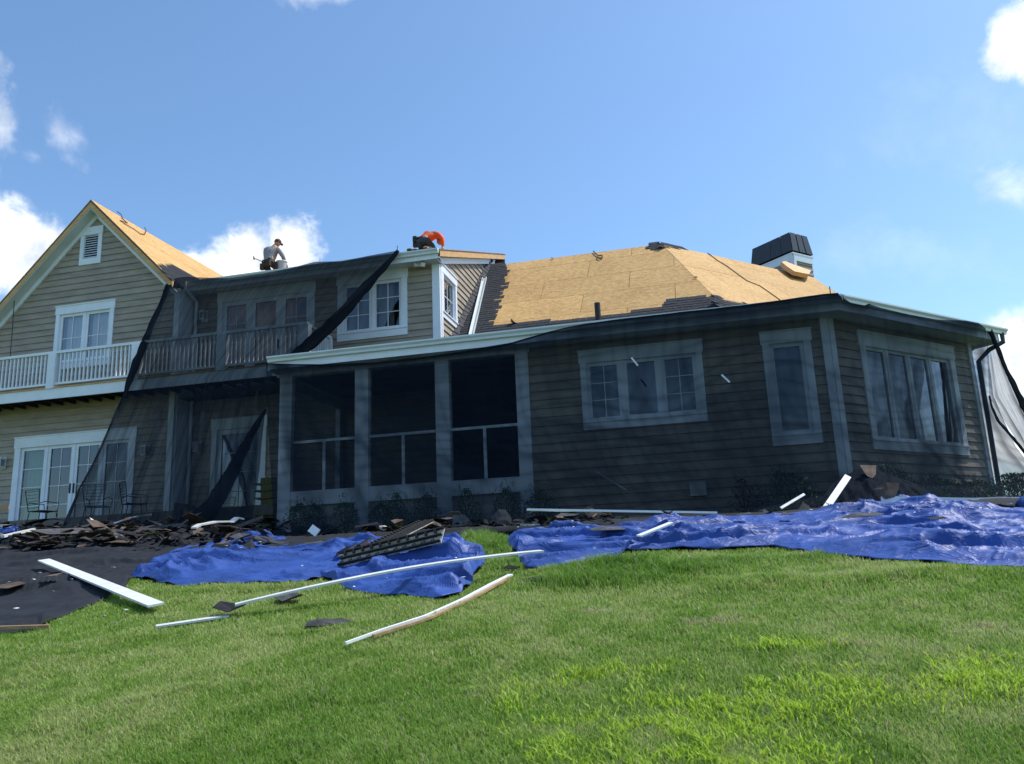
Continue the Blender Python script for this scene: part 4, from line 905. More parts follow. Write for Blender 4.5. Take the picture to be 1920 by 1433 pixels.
roll('rolled_edge', [onY(x, y + 1, ty - 0.03) for x, y in topF[:9]], (0.012, 0.02, 0.018, 0.022, 0.012), parent=net2)
roll('rolled_edge', [onY(x, y + 1, ty - 0.04) for x, y in topF[8:]], (0.012, 0.02, 0.018, 0.02, 0.02), parent=net2)
# doubled flap of net at the far corner
def fpt(px, py): return onY(px, py, 18.8)
rows3 = [(0, [fpt(1848, 612), fpt(1856, 620)]), (0.25, [fpt(1852, 690), fpt(1886, 694)]), (0.45, [fpt(1855, 745), fpt(1908, 740)]), (0.7, [fpt(1893, 805), fpt(1935, 800)]), (1.0, [fpt(1940, 880), fpt(1975, 885)])]
net3 = net('debris_net', rows3, 40, 60, [(0.8, 0, 0.05, 1.2, 0.0), (0.25, 0.0, 0.05, 1.1, 0.1)], M['net'], 45, wr=0.01)
tag(net3, 'narrow doubled flap of black net hanging off the far right gutter end', 'debris net')
roll('rolled_edge', [fpt(1855, 742), fpt(1860, 765), fpt(1872, 790), fpt(1900, 822), fpt(1940, 872)], (0.02, 0.03, 0.03, 0.035), parent=net3)
roll('rolled_edge', [fpt(1856, 618), fpt(1886, 692), fpt(1912, 745), fpt(1955, 838)], (0.05, 0.04, 0.07, 0.05), parent=net3, mt='netdense')

# ---------------------------------------------------------------- plants
def leafcloud(name, cx, cy, z0, rx, ry, h, n, mt, parent, leaf=0.03, spiky=0.0):
    m = MB()
    for _ in range(n):
        a = random.uniform(0, 2 * math.pi); t = random.random() ** 0.4; zz = random.random()
        prof = math.sin(math.pi * min(1, 0.18 + zz * 0.80)) ** 0.6
        q = 1 + 0.22 * NZ(a * 1.3, zz * 4, cx * 3); x = cx + math.cos(a) * rx * t * prof * q; y = cy + math.sin(a) * ry * t * prof * q; z = z0 + zz * h * (0.9 + 0.2 * NZ(x * 5, y * 5, 1))
        s = leaf * random.uniform(0.6, 1.3); d = Vector((random.uniform(-1, 1), random.uniform(-1, 1), random.uniform(-0.2, 1.2 + spiky))).normalized(); e = d.cross(Vector((random.uniform(-1, 1), random.uniform(-1, 1), 0.3))).normalized()
        p = Vector((x, y, z)); m.add([p - e * s * 0.4, p + d * s, p + e * s * 0.4, p - d * s * 0.8], [(0, 1, 2, 3)])
    for _ in range(int(n * 0.02)):     # shoots that stand out of the outline
        a = random.uniform(0, 2 * math.pi); t = random.uniform(0.2, 0.95); x = cx + math.cos(a) * rx * t; y = cy + math.sin(a) * ry * t; z = z0 + h * (1.02 - 0.35 * t * t)
        p = Vector((x, y, z)); d = Vector((random.uniform(-.3, .3), random.uniform(-.3, .3), 1)).normalized() * random.uniform(0.05, 0.13)
        for k in range(5):
            c = p + d * (k / 5); e = Vector((random.uniform(-1, 1), random.uniform(-1, 1), 0.5)).normalized() * leaf; m.add([c, c + e * 0.6 + d * 0.1, c + e, c + e * 0.6 - d * 0.1], [(0, 1, 2, 3)])
    return m.build(name, mt, parent)
def shrub(px, top, w, Y, label, h=0.62, n=900, mt='leaf', group='small shrubs along the porch foundation'):
    p = onY(px, top, Y); zg = tzf(p[0], Y); hh = p[2] - zg
    r = empty('shrub', (p[0], Y, zg), label, 'shrub', group)
    leafcloud('foliage', p[0], Y, zg, w / 2, w / 2 * 0.8, hh, n, M[mt], r)
    m = MB()
    for k in range(4):
        a = k * 1.6; m.tube([(p[0], Y, zg - 0.05), (p[0] + 0.05 * math.cos(a), Y + 0.05 * math.sin(a), zg + hh * 0.3), (p[0] + 0.14 * math.cos(a), Y + 0.14 * math.sin(a), zg + hh * 0.65)], (0.014, 0.01, 0.006), 5)
    m.build('stem', M['bark'], r)
sh = [(560, 938, .62, 'small dark shrub at the left corner post of the porch'), (592, 942, .55, 'small shrub just right of the porch corner post shrub'), (650, 932, .62, 'round shrub left of the second porch post'),
      (715, 936, .6, 'low shrub right of the second porch post'), (745, 926, .6, 'shrub under the left half of the middle porch screen'), (797, 920, .68, 'bushy shrub left of the third porch post'),
      (874, 915, .62, 'spiky shrub under the right porch screen'), (950, 911, .68, 'tall shrub left of the last porch post'), (1010, 912, .74, 'wide shrub where the porch meets the siding')]
for px, tp, w, lb in sh: shrub(px, tp, w, 15.35, lb)
shrub(1390, 893, .55, 15.4, 'thin reddish shrub under the wall between the two front windows', mt='leafred', n=450, group='shrubs under the sided wall')
shrub(1475, 880, 1.1, 15.2, 'broad dark shrub under the single window', n=1500, group='shrubs under the sided wall')
def bshrub(s_, off, top, w, label, n=1600):
    q = frB.p(s_, 0, off); zg = tzf(q[0], q[1]); r = empty('shrub', (q[0], q[1], zg), label, 'shrub', 'shrubs in front of the angled wall')
    leafcloud('foliage', q[0], q[1], zg, w / 2, w / 2, top - zg, n, M['leaf'], r)
    MB().tube([(q[0], q[1], zg - 0.05), (q[0] + 0.03, q[1], zg + 0.25), (q[0], q[1] + .05, zg + 0.4)], (0.02, 0.014, 0.008), 5).build('stem', M['bark'], r)
bshrub(0.35, 0.62, 1.62, 1.0, 'dark shrub at the house corner, behind the net'); bshrub(1.5, 0.65, 1.42, 1.2, 'shrub under the left pane of the four pane window'); bshrub(2.8, 0.65, 1.40, 1.2, 'shrub under the middle of the four pane window')
bshrub(4.1, 0.7, 1.45, 1.1, 'shrub at the right end of the four pane window')
hg_ = MB()
hd0 = empty('hedge', (5.6, 17.4, 1.0), 'clipped green hedge running right from the far house corner', 'hedge')
q0 = np.array(frB.p(4.9, 0, 0.35)); m = MB()
for _ in range(9000):
    t = random.random(); q = q0 + np.array([1.0, -0.22, 0]) * (t * 5.0 - 0.2); x = q[0]; y = q[1] + random.uniform(-0.35, 0.35); zg = tzf(x, y)
    ht = onY(1885, 889, 18.0)[2] * (y / 18.0); z = zg + (ht - zg) * (random.random() ** 0.5) * (1 + 0.05 * NZ(x * 6, y * 6))
    s = 0.03 * random.uniform(.6, 1.4); d = Vector((random.uniform(-.7, .7), random.uniform(-.7, .7), random.uniform(0, 1.4))).normalized(); e = d.cross(Vector((random.uniform(-1, 1), random.uniform(-1, 1), 0.2))).normalized(); p = Vector((x, y, z))
    m.add([p - e * s * .4, p + d * s * 1.3, p + e * s * .4, p - d * s], [(0, 1, 2, 3)])
m.build('foliage', M['leaf'], hd0)
m = MB()
for k in range(12):
    q = q0 + np.array([1.0, -0.22, 0]) * (k * 0.4); m.tube([(q[0], q[1], tzf(q[0], q[1]) - .05), (q[0] + .03, q[1], tzf(q[0], q[1]) + 0.4)], 0.015, 5)
m.build('stem', M['bark'], hd0)

# ---------------------------------------------------------------- debris
def scrap_mesh(kind, k):
    rr = random.Random(k * 31 + len(kind)); n = rr.choice((5, 6, 7)); pts = []
    L, W = rr.uniform(.20, .46), rr.uniform(.12, .28)
    for i in range(n):
        a = 2 * math.pi * (i + rr.uniform(-.25, .25)) / n; sq = 1 / max(abs(math.cos(a)), abs(math.sin(a))) * rr.uniform(.72, 1.0)
        pts.append((math.cos(a) * sq * L / 2, math.sin(a) * sq * W / 2))
    c1, c2 = rr.uniform(-1.2, 1.2), rr.uniform(-.8, .8); v = []; t = 0.006; m = 3
    rings = [(0.0, 1)] + [(r_, n) for r_ in (0.5, 1.0)]
    top = [(0, 0)] + [(x * .5, y * .5) for x, y in pts] + pts
    hz = lambda x, y: c1 * x * x * 1.3 + c2 * x * y + 0.012 * math.sin(x * 20 + k) + rr.uniform(0, .004)
    v = [(x, y, hz(x, y)) for x, y in top]; nt = len(v); v += [(x, y, z - t) for x, y, z in v]
    f = [(0, 1 + i, 1 + (i + 1) % n) for i in range(n)] + [(1 + i, 1 + n + i, 1 + n + (i + 1) % n, 1 + (i + 1) % n) for i in range(n)]
    f += [tuple(reversed([q + nt for q in g])) for g in f[:]] + [(1 + n + i, 1 + n + i + nt, 1 + n + (i + 1) % n + nt, 1 + n + (i + 1) % n) for i in range(n)]
    me = bpy.data.meshes.new('shingle_scrap'); me.from_pydata(v, [], f); me.materials.append(M[kind]); me.update(); return me
SM = {k: [scrap_mesh(k, i) for i in range(7)] for k in ('scrapgrey', 'scrapdark', 'scrapbrown')}
def scrap(px, py, kind, scale=1.0, tilt=0.35, lift=0.0, label=None, group='torn shingle scraps in the debris line', stand=None, name='shingle_scrap', cat='shingle scrap', surf=False):
    p = gnd(px, py); z = topz(p[0], p[1]) if surf else p[2]
    o = bpy.data.objects.new(name, random.choice(SM[kind])); S.collection.objects.link(o)
    o.location = (p[0], p[1], z + 0.03 + lift); o.rotation_euler = (random.gauss(0, tilt), random.gauss(0, tilt), random.uniform(0, 6.28))
    if stand is not None: o.rotation_euler = (stand, random.uniform(-.3, .3), random.uniform(-.6, .6))
    o.scale = (scale * random.choice((.8, 1, 1.3, 1.9, 2.6)), scale * random.uniform(.7, 1.3), random.uniform(.6, 2.0)) if group else (scale, scale, 1)
    return tag(o, label or 'torn asphalt shingle scrap in the heap of roofing debris below the house', cat, group)
hz = lambda c, w: random.gauss(c, w)
def heap(n, x0, x1, ytop, ybot, kinds, lift, smin=.8, smax=1.5, label=None, group='torn shingle scraps in the debris line', tilt=.28):
    for _ in range(n):
        t = random.random(); x = x0 + (x1 - x0) * t; y = ytop(x) + (ybot(x) - ytop(x)) * random.random()
        scrap(x, y, random.choice(kinds), random.uniform(smin, smax), tilt, random.uniform(0, lift), label, group)
K1 = ('scrapgrey', 'scrapdark', 'scrapbrown'); K2 = ('scrapbrown', 'scrapdark', 'scrapbrown', 'scrapgrey')
heap(88, -15, 250, lambda x: 1006, lambda x: 1042 - 0.03 * x, K2, .36, .9, 1.5, 'torn brown and black shingle scrap in the big heap below the patio doors', 'shingle scraps in the heap below the patio doors', .22)
heap(16, 240, 345, lambda x: 1000, lambda x: 1028, K1, .26, .9, 1.5, 'torn shingle scrap between the patio heap and the left blue tarp', 'shingle scraps beside the left tarp')
heap(44, 340, 500, lambda x: 992, lambda x: 1018, K2, .30, .9, 1.7, 'torn shingle scrap in the pile behind the left blue tarp', 'shingle scraps behind the left tarp', .2)
heap(92, 500, 900, lambda x: 990 - (x - 500) * .04, lambda x: 1014 - (x - 500) * .035, K1 + ('scrapdark',), .26, .8, 1.5, 'torn shingle scrap in the debris line in front of the porch shrubs', 'shingle scraps in front of the porch', .25)
heap(26, 880, 1130, lambda x: 982 - (x - 880) * .05, lambda x: 998 - (x - 880) * .04, K1, .16, .8, 1.3, 'torn shingle scrap at the foot of the net right of the porch', 'shingle scraps at the foot of the net')
heap(16, 1130, 1900, lambda x: 966 - (x - 1130) * .035, lambda x: 976 - (x - 1130) * .035, ('scrapdark', 'scrapgrey'), .03, .4, .9, 'small shingle scrap on the dark band behind the right tarp', 'small scraps behind the right tarp')
def fine_debris(n, x0, x1, yt, yb, lift, mt, label):      # crumbs too small to pick apart
    m = MB()
    for _ in range(n):
        x = random.uniform(x0, x1); p = gnd(x, random.uniform(yt(x), yb(x))); z = p[2] + .03 + random.uniform(0, lift); a = random.uniform(0, 6.3); L = random.uniform(.03, .11); W = random.uniform(.02, .07)
        ca, sa = math.cos(a), math.sin(a); t1, t2 = random.gauss(0, .35), random.gauss(0, .35); k = random.uniform(.5, 1)
        q = [(-L, -W), (L, -W * k), (L * k, W), (-L * .8, W * k)]
        m.slab([(p[0] + u * ca - w * sa, p[1] + u * sa + w * ca, z + u * t1 + w * t2) for u, w in q], (0, 0, 1), .006)
    tag(m.build('fine_debris', M[mt]), label, 'debris', kind='stuff')
fine_debris(420, -15, 500, lambda x: 1000, lambda x: 1038, .26, 'scrapdark', 'dark crumbs of roofing in the heaps at left')
fine_debris(160, -15, 500, lambda x: 1000, lambda x: 1036, .30, 'scrapbrown', 'brown crumbs of roofing in the heaps at left')
fine_debris(520, 500, 1150, lambda x: 986 - (x - 500) * .035, lambda x: 1014 - (x - 500) * .03, .16, 'scrapdark', 'dark crumbs of roofing along the foot of the net')
fine_debris(200, 500, 1900, lambda x: 986 - (x - 500) * .03, lambda x: 1008 - (x - 500) * .03, .08, 'scrapgrey', 'grey crumbs of roofing along the foot of the net')
fine_debris(90, 500, 1150, lambda x: 986 - (x - 500) * .035, lambda x: 1010 - (x - 500) * .03, .16, 'scraptan', 'splinters of wood along the foot of the net')
def one(px, py, kind, sc, label, surf=True, **k):
    o = scrap(px, py, kind, sc, k.pop('tilt', .08), k.pop('lift', 0.0) + .035, label, None, surf=surf, **k)
    if 'stand' not in k: o.rotation_euler = (0.16 + random.uniform(0, .1), 0, random.uniform(-.5, .5))
    return o
for (px, py, kd, sc, lb, kw) in [(545, 1134, 'scrapgrey', 1.1, 'grey shingle scrap on the grass just above the long white strip', {}), (618, 1177, 'scrapgrey', 1.2, 'grey shingle scrap lying alone on the lawn between the two white strips', {}),
    (434, 1160, 'scrapdark', 1.0, 'black shingle scrap covering the break in the long white strip', {'lift': .03}), (1000, 1097, 'scrapdark', 1.0, 'dark shingle scrap in the grass under the right end of the white strip', {}),
    (1146, 1019, 'scrapgrey', 1.6, 'torn grey shingle on the left part of the wide blue tarp', {'lift': .02}), (1066, 1009, 'scrapgrey', 1.4, 'folded grey shingle near the left end of the wide blue tarp', {'lift': .03}),
    (1622, 990, 'scrapgrey', 1.5, 'flat grey shingle in a hollow of the wide blue tarp', {'lift': .02}), (500, 1030, 'scrapgrey', 1.2, 'grey shingle scrap on the left tarp near its upper edge', {'lift': .02}),
    (455, 1038, 'scrapgrey', 1.3, 'grey shingle lying on the left part of the left tarp', {'lift': .02}), (590, 1045, 'scrapgrey', 1.0, 'grey scrap on the left tarp left of the roof vents', {'lift': .02}), (420, 1062, 'scrapbrown', .8, 'brown scrap near the left end of the left tarp', {'lift': .02}), (860, 1048, 'scrapgrey', .8, 'grey scrap at the right end of the left tarp', {'lift': .02}), (800, 1068, 'scrapdark', 1.1, 'black scrap at the right end of the level roof vent', {'lift': .06}),
    (1400, 1000, 'scrapgrey', .8, 'small grey scrap in the middle of the wide blue tarp', {'lift': .02}), (1480, 985, 'whiteworn' if False else 'scrapgrey', .7, 'small grey scrap high on the wide blue tarp', {'lift': .02}), (1255, 1003, 'scrapdark', .5, 'little dark chip on the wide tarp above the white shard', {'lift': .02}), (1760, 1010, 'scrapgrey', .7, 'grey scrap on the right part of the wide blue tarp', {'lift': .02}),
    (525, 1052, 'scrapgrey', .9, 'small grey scrap on the middle of the left tarp', {'lift': .02}),
    (95, 1108, 'scrapbrown', 1.1, 'brown shingle scrap on the black cloth above the wide white board', {}), (15, 1120, 'scrapbrown', 1.5, 'large brown shingle on the black cloth at the left edge of the picture', {}),
    (960, 1075, 'scrapdark', .8, 'dark scrap in the grass gap between the tarps', {}), (940, 962, 'scrapgrey', 1.2, 'grey shingle standing on edge in front of the last porch shrub', {'stand': 1.2, 'lift': .18, 'surf': False}),
    (862, 968, 'scrapgrey', 1.3, 'rounded grey shingle standing upright left of the spiky shrub', {'stand': 1.25, 'lift': .16, 'surf': False}), (575, 985, 'scrapgrey', 1.3, 'pointed grey shingle standing up near the white bucket scraps', {'stand': 1.15, 'lift': .16, 'surf': False}),
    (1120, 965, 'scrapgrey', 1.3, 'curled dark shingle over the long white strip', {'stand': .9, 'lift': .12, 'surf': False}), (1665, 918, 'scrapbrown', 1.2, 'brown shingle stuck upright behind the white gutter length', {'stand': 1.3, 'lift': .25, 'surf': False}),
    (350, 985, 'scrapgrey', 1.6, 'grey shingle leaning up at the bottom of the bunched net', {'stand': 1.0, 'lift': .25, 'surf': False}), (1560, 948, 'scrapgrey', 1.1, 'grey scrap beside the foot of the leaning white board', {'lift': .05, 'surf': False}),
    (690, 975, 'scrapdark', 1.7, 'large black shingle piece behind the white trim block', {'lift': .15, 'surf': False})]:
    one(px, py, kd, sc, lb, **kw)
# curled shingle on top of the net at the house corner
m = MB(); a = onY(1612, 872, 14.3); b_ = onY(1643, 873, 14.3); c_ = onY(1642, 890, 14.1); d_ = onY(1622, 888, 14.1)
m.slab([d_, c_, b_, a], (0, -.4, 1), 0.01); m.add([d_, c_, onY(1636, 897, 14.05), onY(1627, 893, 14.05)], [(0, 1, 2, 3)])
tag(m.build('shingle_scrap', M['scrapbrown']), 'brown shingle perched on the bunched net at the house corner', 'shingle scrap')
# bunched net mound under it
mound = []
rowsM = [(0, [onY(1560, 905, 14.7), onY(1600, 884, 14.6), onY(1628, 874, 14.5), onY(1665, 890, 14.6), onY(1720, 908, 14.9)]),
         (0.5, [onY(1545, 930, 14.2), onY(1600, 912, 14.0), onY(1635, 904, 13.9), onY(1680, 915, 14.1), onY(1745, 925, 14.4)]), (1.0, [onY(1540, 955, 13.7), onY(1600, 951, 13.5), onY(1640, 948, 13.4), onY(1690, 944, 13.6), onY(1760, 938, 13.9)])]
nm = net('debris_net', rowsM, 90, 30, [(0.3, 0.2, 0.02, 1.2, 0.1), (0.6, 0.1, 0.02, 1.2, 0.1), (0.8, 0.2, 0.02, 1.2, 0.2)], M['netdense'], 61, wr=0.05)
tag(nm, 'bunched heap of black net on the ground below the house corner', 'debris net')

def board(px0, py0, px1, py1, w, t, name, mt, label, cat, l0=0.0, l1=0.0, bend=0.0, grp=None, n=10, flat=True, pts=None, taper=1.0):
    if pts is None:
        a, b = gnd(px0, py0), gnd(px1, py1); P = [a * (1 - k) + b * k for k in np.linspace(0, 1, n)]
    else: P = list(poly_at([gnd(*q) for q in pts], n))
    m = MB(); vs = []
    for i, p in enumerate(P):
        k = i / (len(P) - 1); d = Vector(P[min(i + 1, len(P) - 1)] - P[max(i - 1, 0)]).normalized(); x = d.cross(Vector((0, -0.17, 1))).normalized(); u = x.cross(d)
        base = topz(p[0], p[1])
        c = Vector((p[0], p[1], base + 0.02 + l0 * (1 - k) + l1 * k + bend * math.sin(math.pi * k))); ww = w * (1 + (taper - 1) * (1 - k))
        vs += [c - x * ww / 2, c + x * ww / 2, c + x * ww / 2 + u * t, c - x * ww / 2 + u * t]
    # smooth the resting height so the board stays straight
    k = len(P); zc = np.array([vs[4 * i].z for i in range(k)])
    if k > 2 and not bend:
        lo = np.polyfit(range(k), zc, 1 if pts is None else 2); fit = np.polyval(lo, range(k)); fit += max(0, (zc - fit).max() * 1.0) + 0.012
        for i in range(k):
            for j in range(4): vs[4 * i + j].z += fit[i] - zc[i]
    m.v = [tuple(v) for v in vs]
    m.f = [tuple(i * 4 + q for q in ()) for i in ()]
    for i in range(k - 1):
        for j in range(4): m.f.append((i * 4 + j, i * 4 + (j + 1) % 4, (i + 1) * 4 + (j + 1) % 4, (i + 1) * 4 + j))
    m.f += [(3, 2, 1, 0), tuple((k - 1) * 4 + j for j in range(4))]
    return tag(m.build(name, M[mt]), label, cat, grp)
board(80, 1074, 292, 1153, 0.16, 0.022, 'white_board', 'whiteworn', 'wide nail-pocked white board from the black cloth onto the lawn', 'board', l0=.0, l1=.0)
board(292, 1184, 430, 1163, 0.085, 0.018, 'trim_strip', 'whiteworn', 'short left end of the long white strip on the lawn', 'trim strip')
board(0, 0, 0, 0, 0.10, 0.020, 'trim_strip', 'whiteworn', 'long white strip running from the lawn up to the wide blue tarp', 'trim strip', pts=[(440, 1162), (640, 1136), (840, 1103), (960, 1084), (1018, 1072)], n=20, taper=.8)
cs = board(0, 0, 0, 0, 0.055, 0.020, 'trim_strip', 'whitepaint', 'bowed white strip with bare wood edge, lying lowest on the lawn', 'trim strip', pts=[(648, 1223), (720, 1192), (800, 1166), (870, 1135), (920, 1108), (958, 1086)], n=20, taper=.35)
board(0, 0, 0, 0, 0.03, 0.02, 'wood_edge', 'scraptan', None, None, pts=[(700, 1206), (800, 1172), (870, 1141), (920, 1114), (956, 1091)], n=16)
we = bpy.data.objects['wood_edge']; wl0 = we.location.copy(); we.parent = cs; we.location = wl0 - cs.location
board(-30, 1202, 92, 1185, 0.03, 0.03, 'wood_strip', 'scraptan', 'thin bare wood strip along the lower edge of the black cloth', 'wood strip')
board(1200, 1037, 1262, 1024, 0.09, 0.02, 'white_board', 'whitepaint', 'short white shard on the lower edge of the wide blue tarp', 'board')
board(674, 984, 724, 985, 0.10, 0.05, 'trim_block', 'whiteworn', 'short white trim block in front of the round shrub', 'trim block', l0=.12, l1=.08)
board(975, 979, 1022, 972, 0.10, 0.03, 'trim_block', 'whitepaint', 'pale trim piece left of the curled shingle', 'trim block', l0=.05, l1=.05)
board(1028, 975, 1074, 969, 0.10, 0.04, 'trim_block', 'whitepaint', 'pale trim piece touching the curled shingle', 'trim block', l0=.05, l1=.05)
board(960, 977, 1020, 966, 0.03, 0.02, 'trim_strip', 'whiteworn', 'thin pale strip above the two pale trim pieces', 'trim strip', l0=.08, l1=.09)
board(800, 1003, 960, 984, 0.045, 0.02, 'wood_strip', 'scraptan', 'long bare wood strip in the debris right of the roof vents', 'wood strip', l0=.06, l1=.06)
board(935, 996, 1010, 986, 0.035, 0.02, 'wood_strip', 'scraptan', 'second bare wood strip, right of the first, above the grass gap', 'wood strip', l0=.04, l1=.04)
board(560, 1016, 640, 1004, 0.05, 0.02, 'wood_strip', 'scraptan', 'bare wood strip in the scraps behind the left tarp', 'wood strip', l0=.05, l1=.08)
board(362, 1022, 452, 1011, 0.16, 0.03, 'flashing_piece', 'whiteworn', 'bent pale flashing piece in the pile behind the left tarp', 'flashing', l0=.16, l1=.22, bend=.05)
board(182, 1012, 282, 1000, 0.06, 0.03, 'flashing_piece', 'whitepaint', 'bent white flashing strip on top of the big debris heap', 'flashing', l0=.15, l1=.35, bend=.06)
board(2, 1036, 62, 1022, 0.07, 0.05, 'flashing_piece', 'whiteworn', 'grey white pipe end in the big heap at the left edge', 'flashing', l0=.12, l1=.12)
def lean(a, b, w, mt, name, label, cat, t=0.02):
    m = MB(); m.bar(a, b, w, t, (0, -1, 0.3)); return tag(m.build(name, M[mt]), label, cat)
lean(onY(988, 956, 13.3), onY(1345, 962, 13.3), 0.035, 'whitepaint', 'trim_strip', 'long thin white strip along the foot of the net', 'trim strip', .03)
lean(onY(1652, 938, 13.0), onY(1836, 942, 12.9), 0.10, 'whiteworn', 'gutter_length', 'left piece of old white gutter along the top of the wide tarp', 'gutter length', .07)
lean(onY(1755, 942, 13.05), onY(1975, 938, 13.0), 0.09, 'whitepaint', 'gutter_length', 'right piece of old white gutter running out of the picture', 'gutter length', .06)
lean(onY(1546, 957, 13.3), onY(1590, 893, 13.9), 0.10, 'whitepaint', 'white_board', 'white board leaning up against the net at the house corner', 'board')
lean(onY(1464, 953, 13.5), onY(1508, 927, 13.9), 0.04, 'whiteworn', 'trim_strip', 'thin pale strip leaning on the net left of the leaning white board', 'trim strip')
lean(onY(1118, 885, 15.15), onY(1174, 919, 14.95), 0.02, 'whiteworn', 'trim_strip', 'thin pale stick caught in the net under the triple window', 'trim strip')
lean(onY(-10, 958, 15.5), onY(17, 950, 15.5), 0.12, 'scraptan', 'wood_block', 'orange wood offcut at the left edge above the planter', 'wood block')
lean(onY(1184, 671, 15.02), onY(1196, 686, 15.0), 0.03, 'whiteworn', 'paper_scrap', 'pale scrap caught on the net over the triple window', 'scrap')
lean(onY(1353, 703, 15.02), onY(1368, 717, 15.0), 0.03, 'whiteworn', 'paper_scrap', 'pale scrap caught on the net between the front windows', 'scrap')
# small white boxes and can in the debris
p = gnd(541, 1006); tag(MB().box((p[0] - .09, p[1] - .09, p[2] + .02), (p[0] + .09, p[1] + .06, p[2] + .13)).build('small_box', M['whitepaint']), 'small white box under the pink one in the debris line', 'box')
pink = mat('pink_packaging', (0.65, 0.32, 0.30), 0.6, 0.2, 14)
tag(MB().box((p[0] - .07, p[1] - .07, p[2] + .135), (p[0] + .07, p[1] + .05, p[2] + .21)).build('small_box', pink), 'small pink and white box on top of a white box', 'box')
lean(onY(582, 990, 13.2), onY(596, 1000, 13.15), 0.14, 'whitepaint', 'paper_scrap', 'folded white paper scrap right of the small boxes', 'scrap')
# cone of white paper or metal among the patio scraps
a = onY(168, 970, 15.0); m = MB(); tip = a; b0_ = onY(192, 985, 15.0); b1_ = onY(172, 996, 14.9); b2_ = onY(185, 992, 14.7); m.add([tip, b0_, b2_, b1_, onY(180, 985, 15.3)], [(0, 3, 2), (0, 2, 1), (0, 1, 4), (0, 4, 3)])
tag(m.build('metal_cone', M['whiteworn']), 'pale folded metal cone standing in the debris before the patio doors', 'flashing')
# roof vent strips on the left tarp
def ventstrip(a, b, w, label, off):
    a = gnd(*a); b = gnd(*b); a[2] = topz(a[0], a[1]) + 0.03 + off[0]; b[2] = topz(b[0], b[1]) + 0.03 + off[1]
    r = empty('roof_vent', tuple(a), label, 'roof vent', 'old roof vent strips on the left tarp')
    A, B = Vector(a), Vector(b); d = (B - A).normalized(); x = d.cross(Vector((0, -.75, .65))).normalized(); u = x.cross(d).normalized(); L = (B - A).length
    m = MB(); m.bar(A, B, w, 0.012, tuple(u)); m.build('base_plate', M['ventplate'], r)
    for s_ in (-1, 0, 1):
        m = MB(); m.bar(A + x * s_ * w * .46 + u * .03, B + x * s_ * w * .46 + u * .03, 0.014, 0.04, tuple(u)); m.build('flange', M['blackplastic'], r)
    k = int(L / 0.13)
    for i in range(k):
        c = A + d * (0.05 + i * 0.13)
        for s_ in (-1, 1): MB().bar(c + x * s_ * w * .44 + u * .045, c + x * s_ * w * .22 + u * .02, 0.022, 0.035, tuple(u)).build('rib', M['blackplastic'], r)
ventstrip((655, 1058), (752, 1000), 0.34, 'black ribbed roof vent standing up along the tarp towards the house', (0.03, 0.34))
ventstrip((690, 1062), (800, 1010), 0.26, 'second ribbed roof vent, right of and under the first', (0.02, 0.22))
ventstrip((640, 1072), (832, 1073), 0.22, 'long roof vent lying level along the front of the tarp', (0.02, 0.05))

m = MB()
for (x0, x1, y0, y1, k) in ((0, 240, 1040, 1180, 12), (260, 880, 1025, 1120, 14), (520, 1000, 985, 1020, 40), (960, 1900, 985, 1060, 16), (1000, 1900, 955, 985, 30)):
    for _ in range(k):
        p = gnd(random.uniform(x0, x1), random.uniform(y0, y1)); z = topz(p[0], p[1]) + .03; r_ = random.uniform(.012, .04); a = random.uniform(0, 6)
        m.slab([(p[0] + math.cos(a + t) * r_ * random.uniform(.6, 1.2), p[1] + math.sin(a + t) * r_, z + random.uniform(0, .015)) for t in (0, 1.6, 3.1, 4.7)], (0, 0, 1), .004)
tag(m.build('debris_flecks', M['whiteworn']), 'small pale flecks of trim scattered over the cloths and tarps', 'debris', kind='stuff')
# ---------------------------------------------------------------- patio things
def wirechair(px, py, Y, rz, label):
    p = onY(px, py, Y); zg = tzf(p[0], Y); r = empty('wire_chair', (p[0], Y, zg), label, 'chair', 'wire chairs on the patio')
    ca, sa = math.cos(rz), math.sin(rz)
    def T(x, y, z): return (p[0] + x * ca - y * sa, Y + x * sa + y * ca, zg + z)
    for sx in (-1, 1):
        for sy in (-1, 1): MB().tube([T(sx * .2, sy * .2, .43), T(sx * .24, sy * .25, 0)], .011, 6).build('leg', M['iron'], r)
        MB().tube([T(sx * .23, -.2, .43), T(sx * .27, -.2, .62), T(sx * .28, .15, .64), T(sx * .24, .24, .60)], .010, 6).build('armrest', M['iron'], r)
    m = MB(); m.tube([T(-.23, -.22, .43), T(.23, -.22, .43), T(.23, .22, .43), T(-.23, .22, .43), T(-.23, -.22, .43)], .011, 6)
    for k in range(9): m.tube([T(-.2 + k * .05, -.22, .43), T(-.2 + k * .05, .22, .43)], .005, 4)
    m.build('seat', M['iron'], r)
    m = MB(); m.tube([T(-.2, .23, .43), T(-.27, .30, .92), T(.27, .30, .92), T(.2, .23, .43)], .012, 6)
    for k in range(6): z = .50 + k * .075; w = .21 + .055 * (z - .43) / .5; m.tube([T(-w, .24 + (z - .43) * .12, z), T(w, .24 + (z - .43) * .12, z)], .006, 4)
    m.build('backrest', M['iron'], r)
wirechair(78, 985, 16.6, 2.9, 'black wire chair in front of the leftmost patio door pane'); wirechair(180, 985, 16.9, 3.5, 'black wire chair behind the pale metal cone'); wirechair(250, 985, 17.0, 2.5, 'black wire chair right of the patio doors, behind the net')
p = onY(8, 985, 15.6); r = empty('planter', (p[0] - .1, 15.6, tzf(p[0], 15.6)), 'large pale round planter at the left edge', 'planter')
zt_ = p[2]; zb_ = tzf(p[0], 15.6); m = MB(); m.tube([(p[0] - .1, 15.6, zb_), (p[0] - .1, 15.6, zb_ + .02), (p[0] - .1, 15.6, zt_ - .06)], (.20, .24, .32), 24); m.build('body', M['pot'], r, smooth=True)
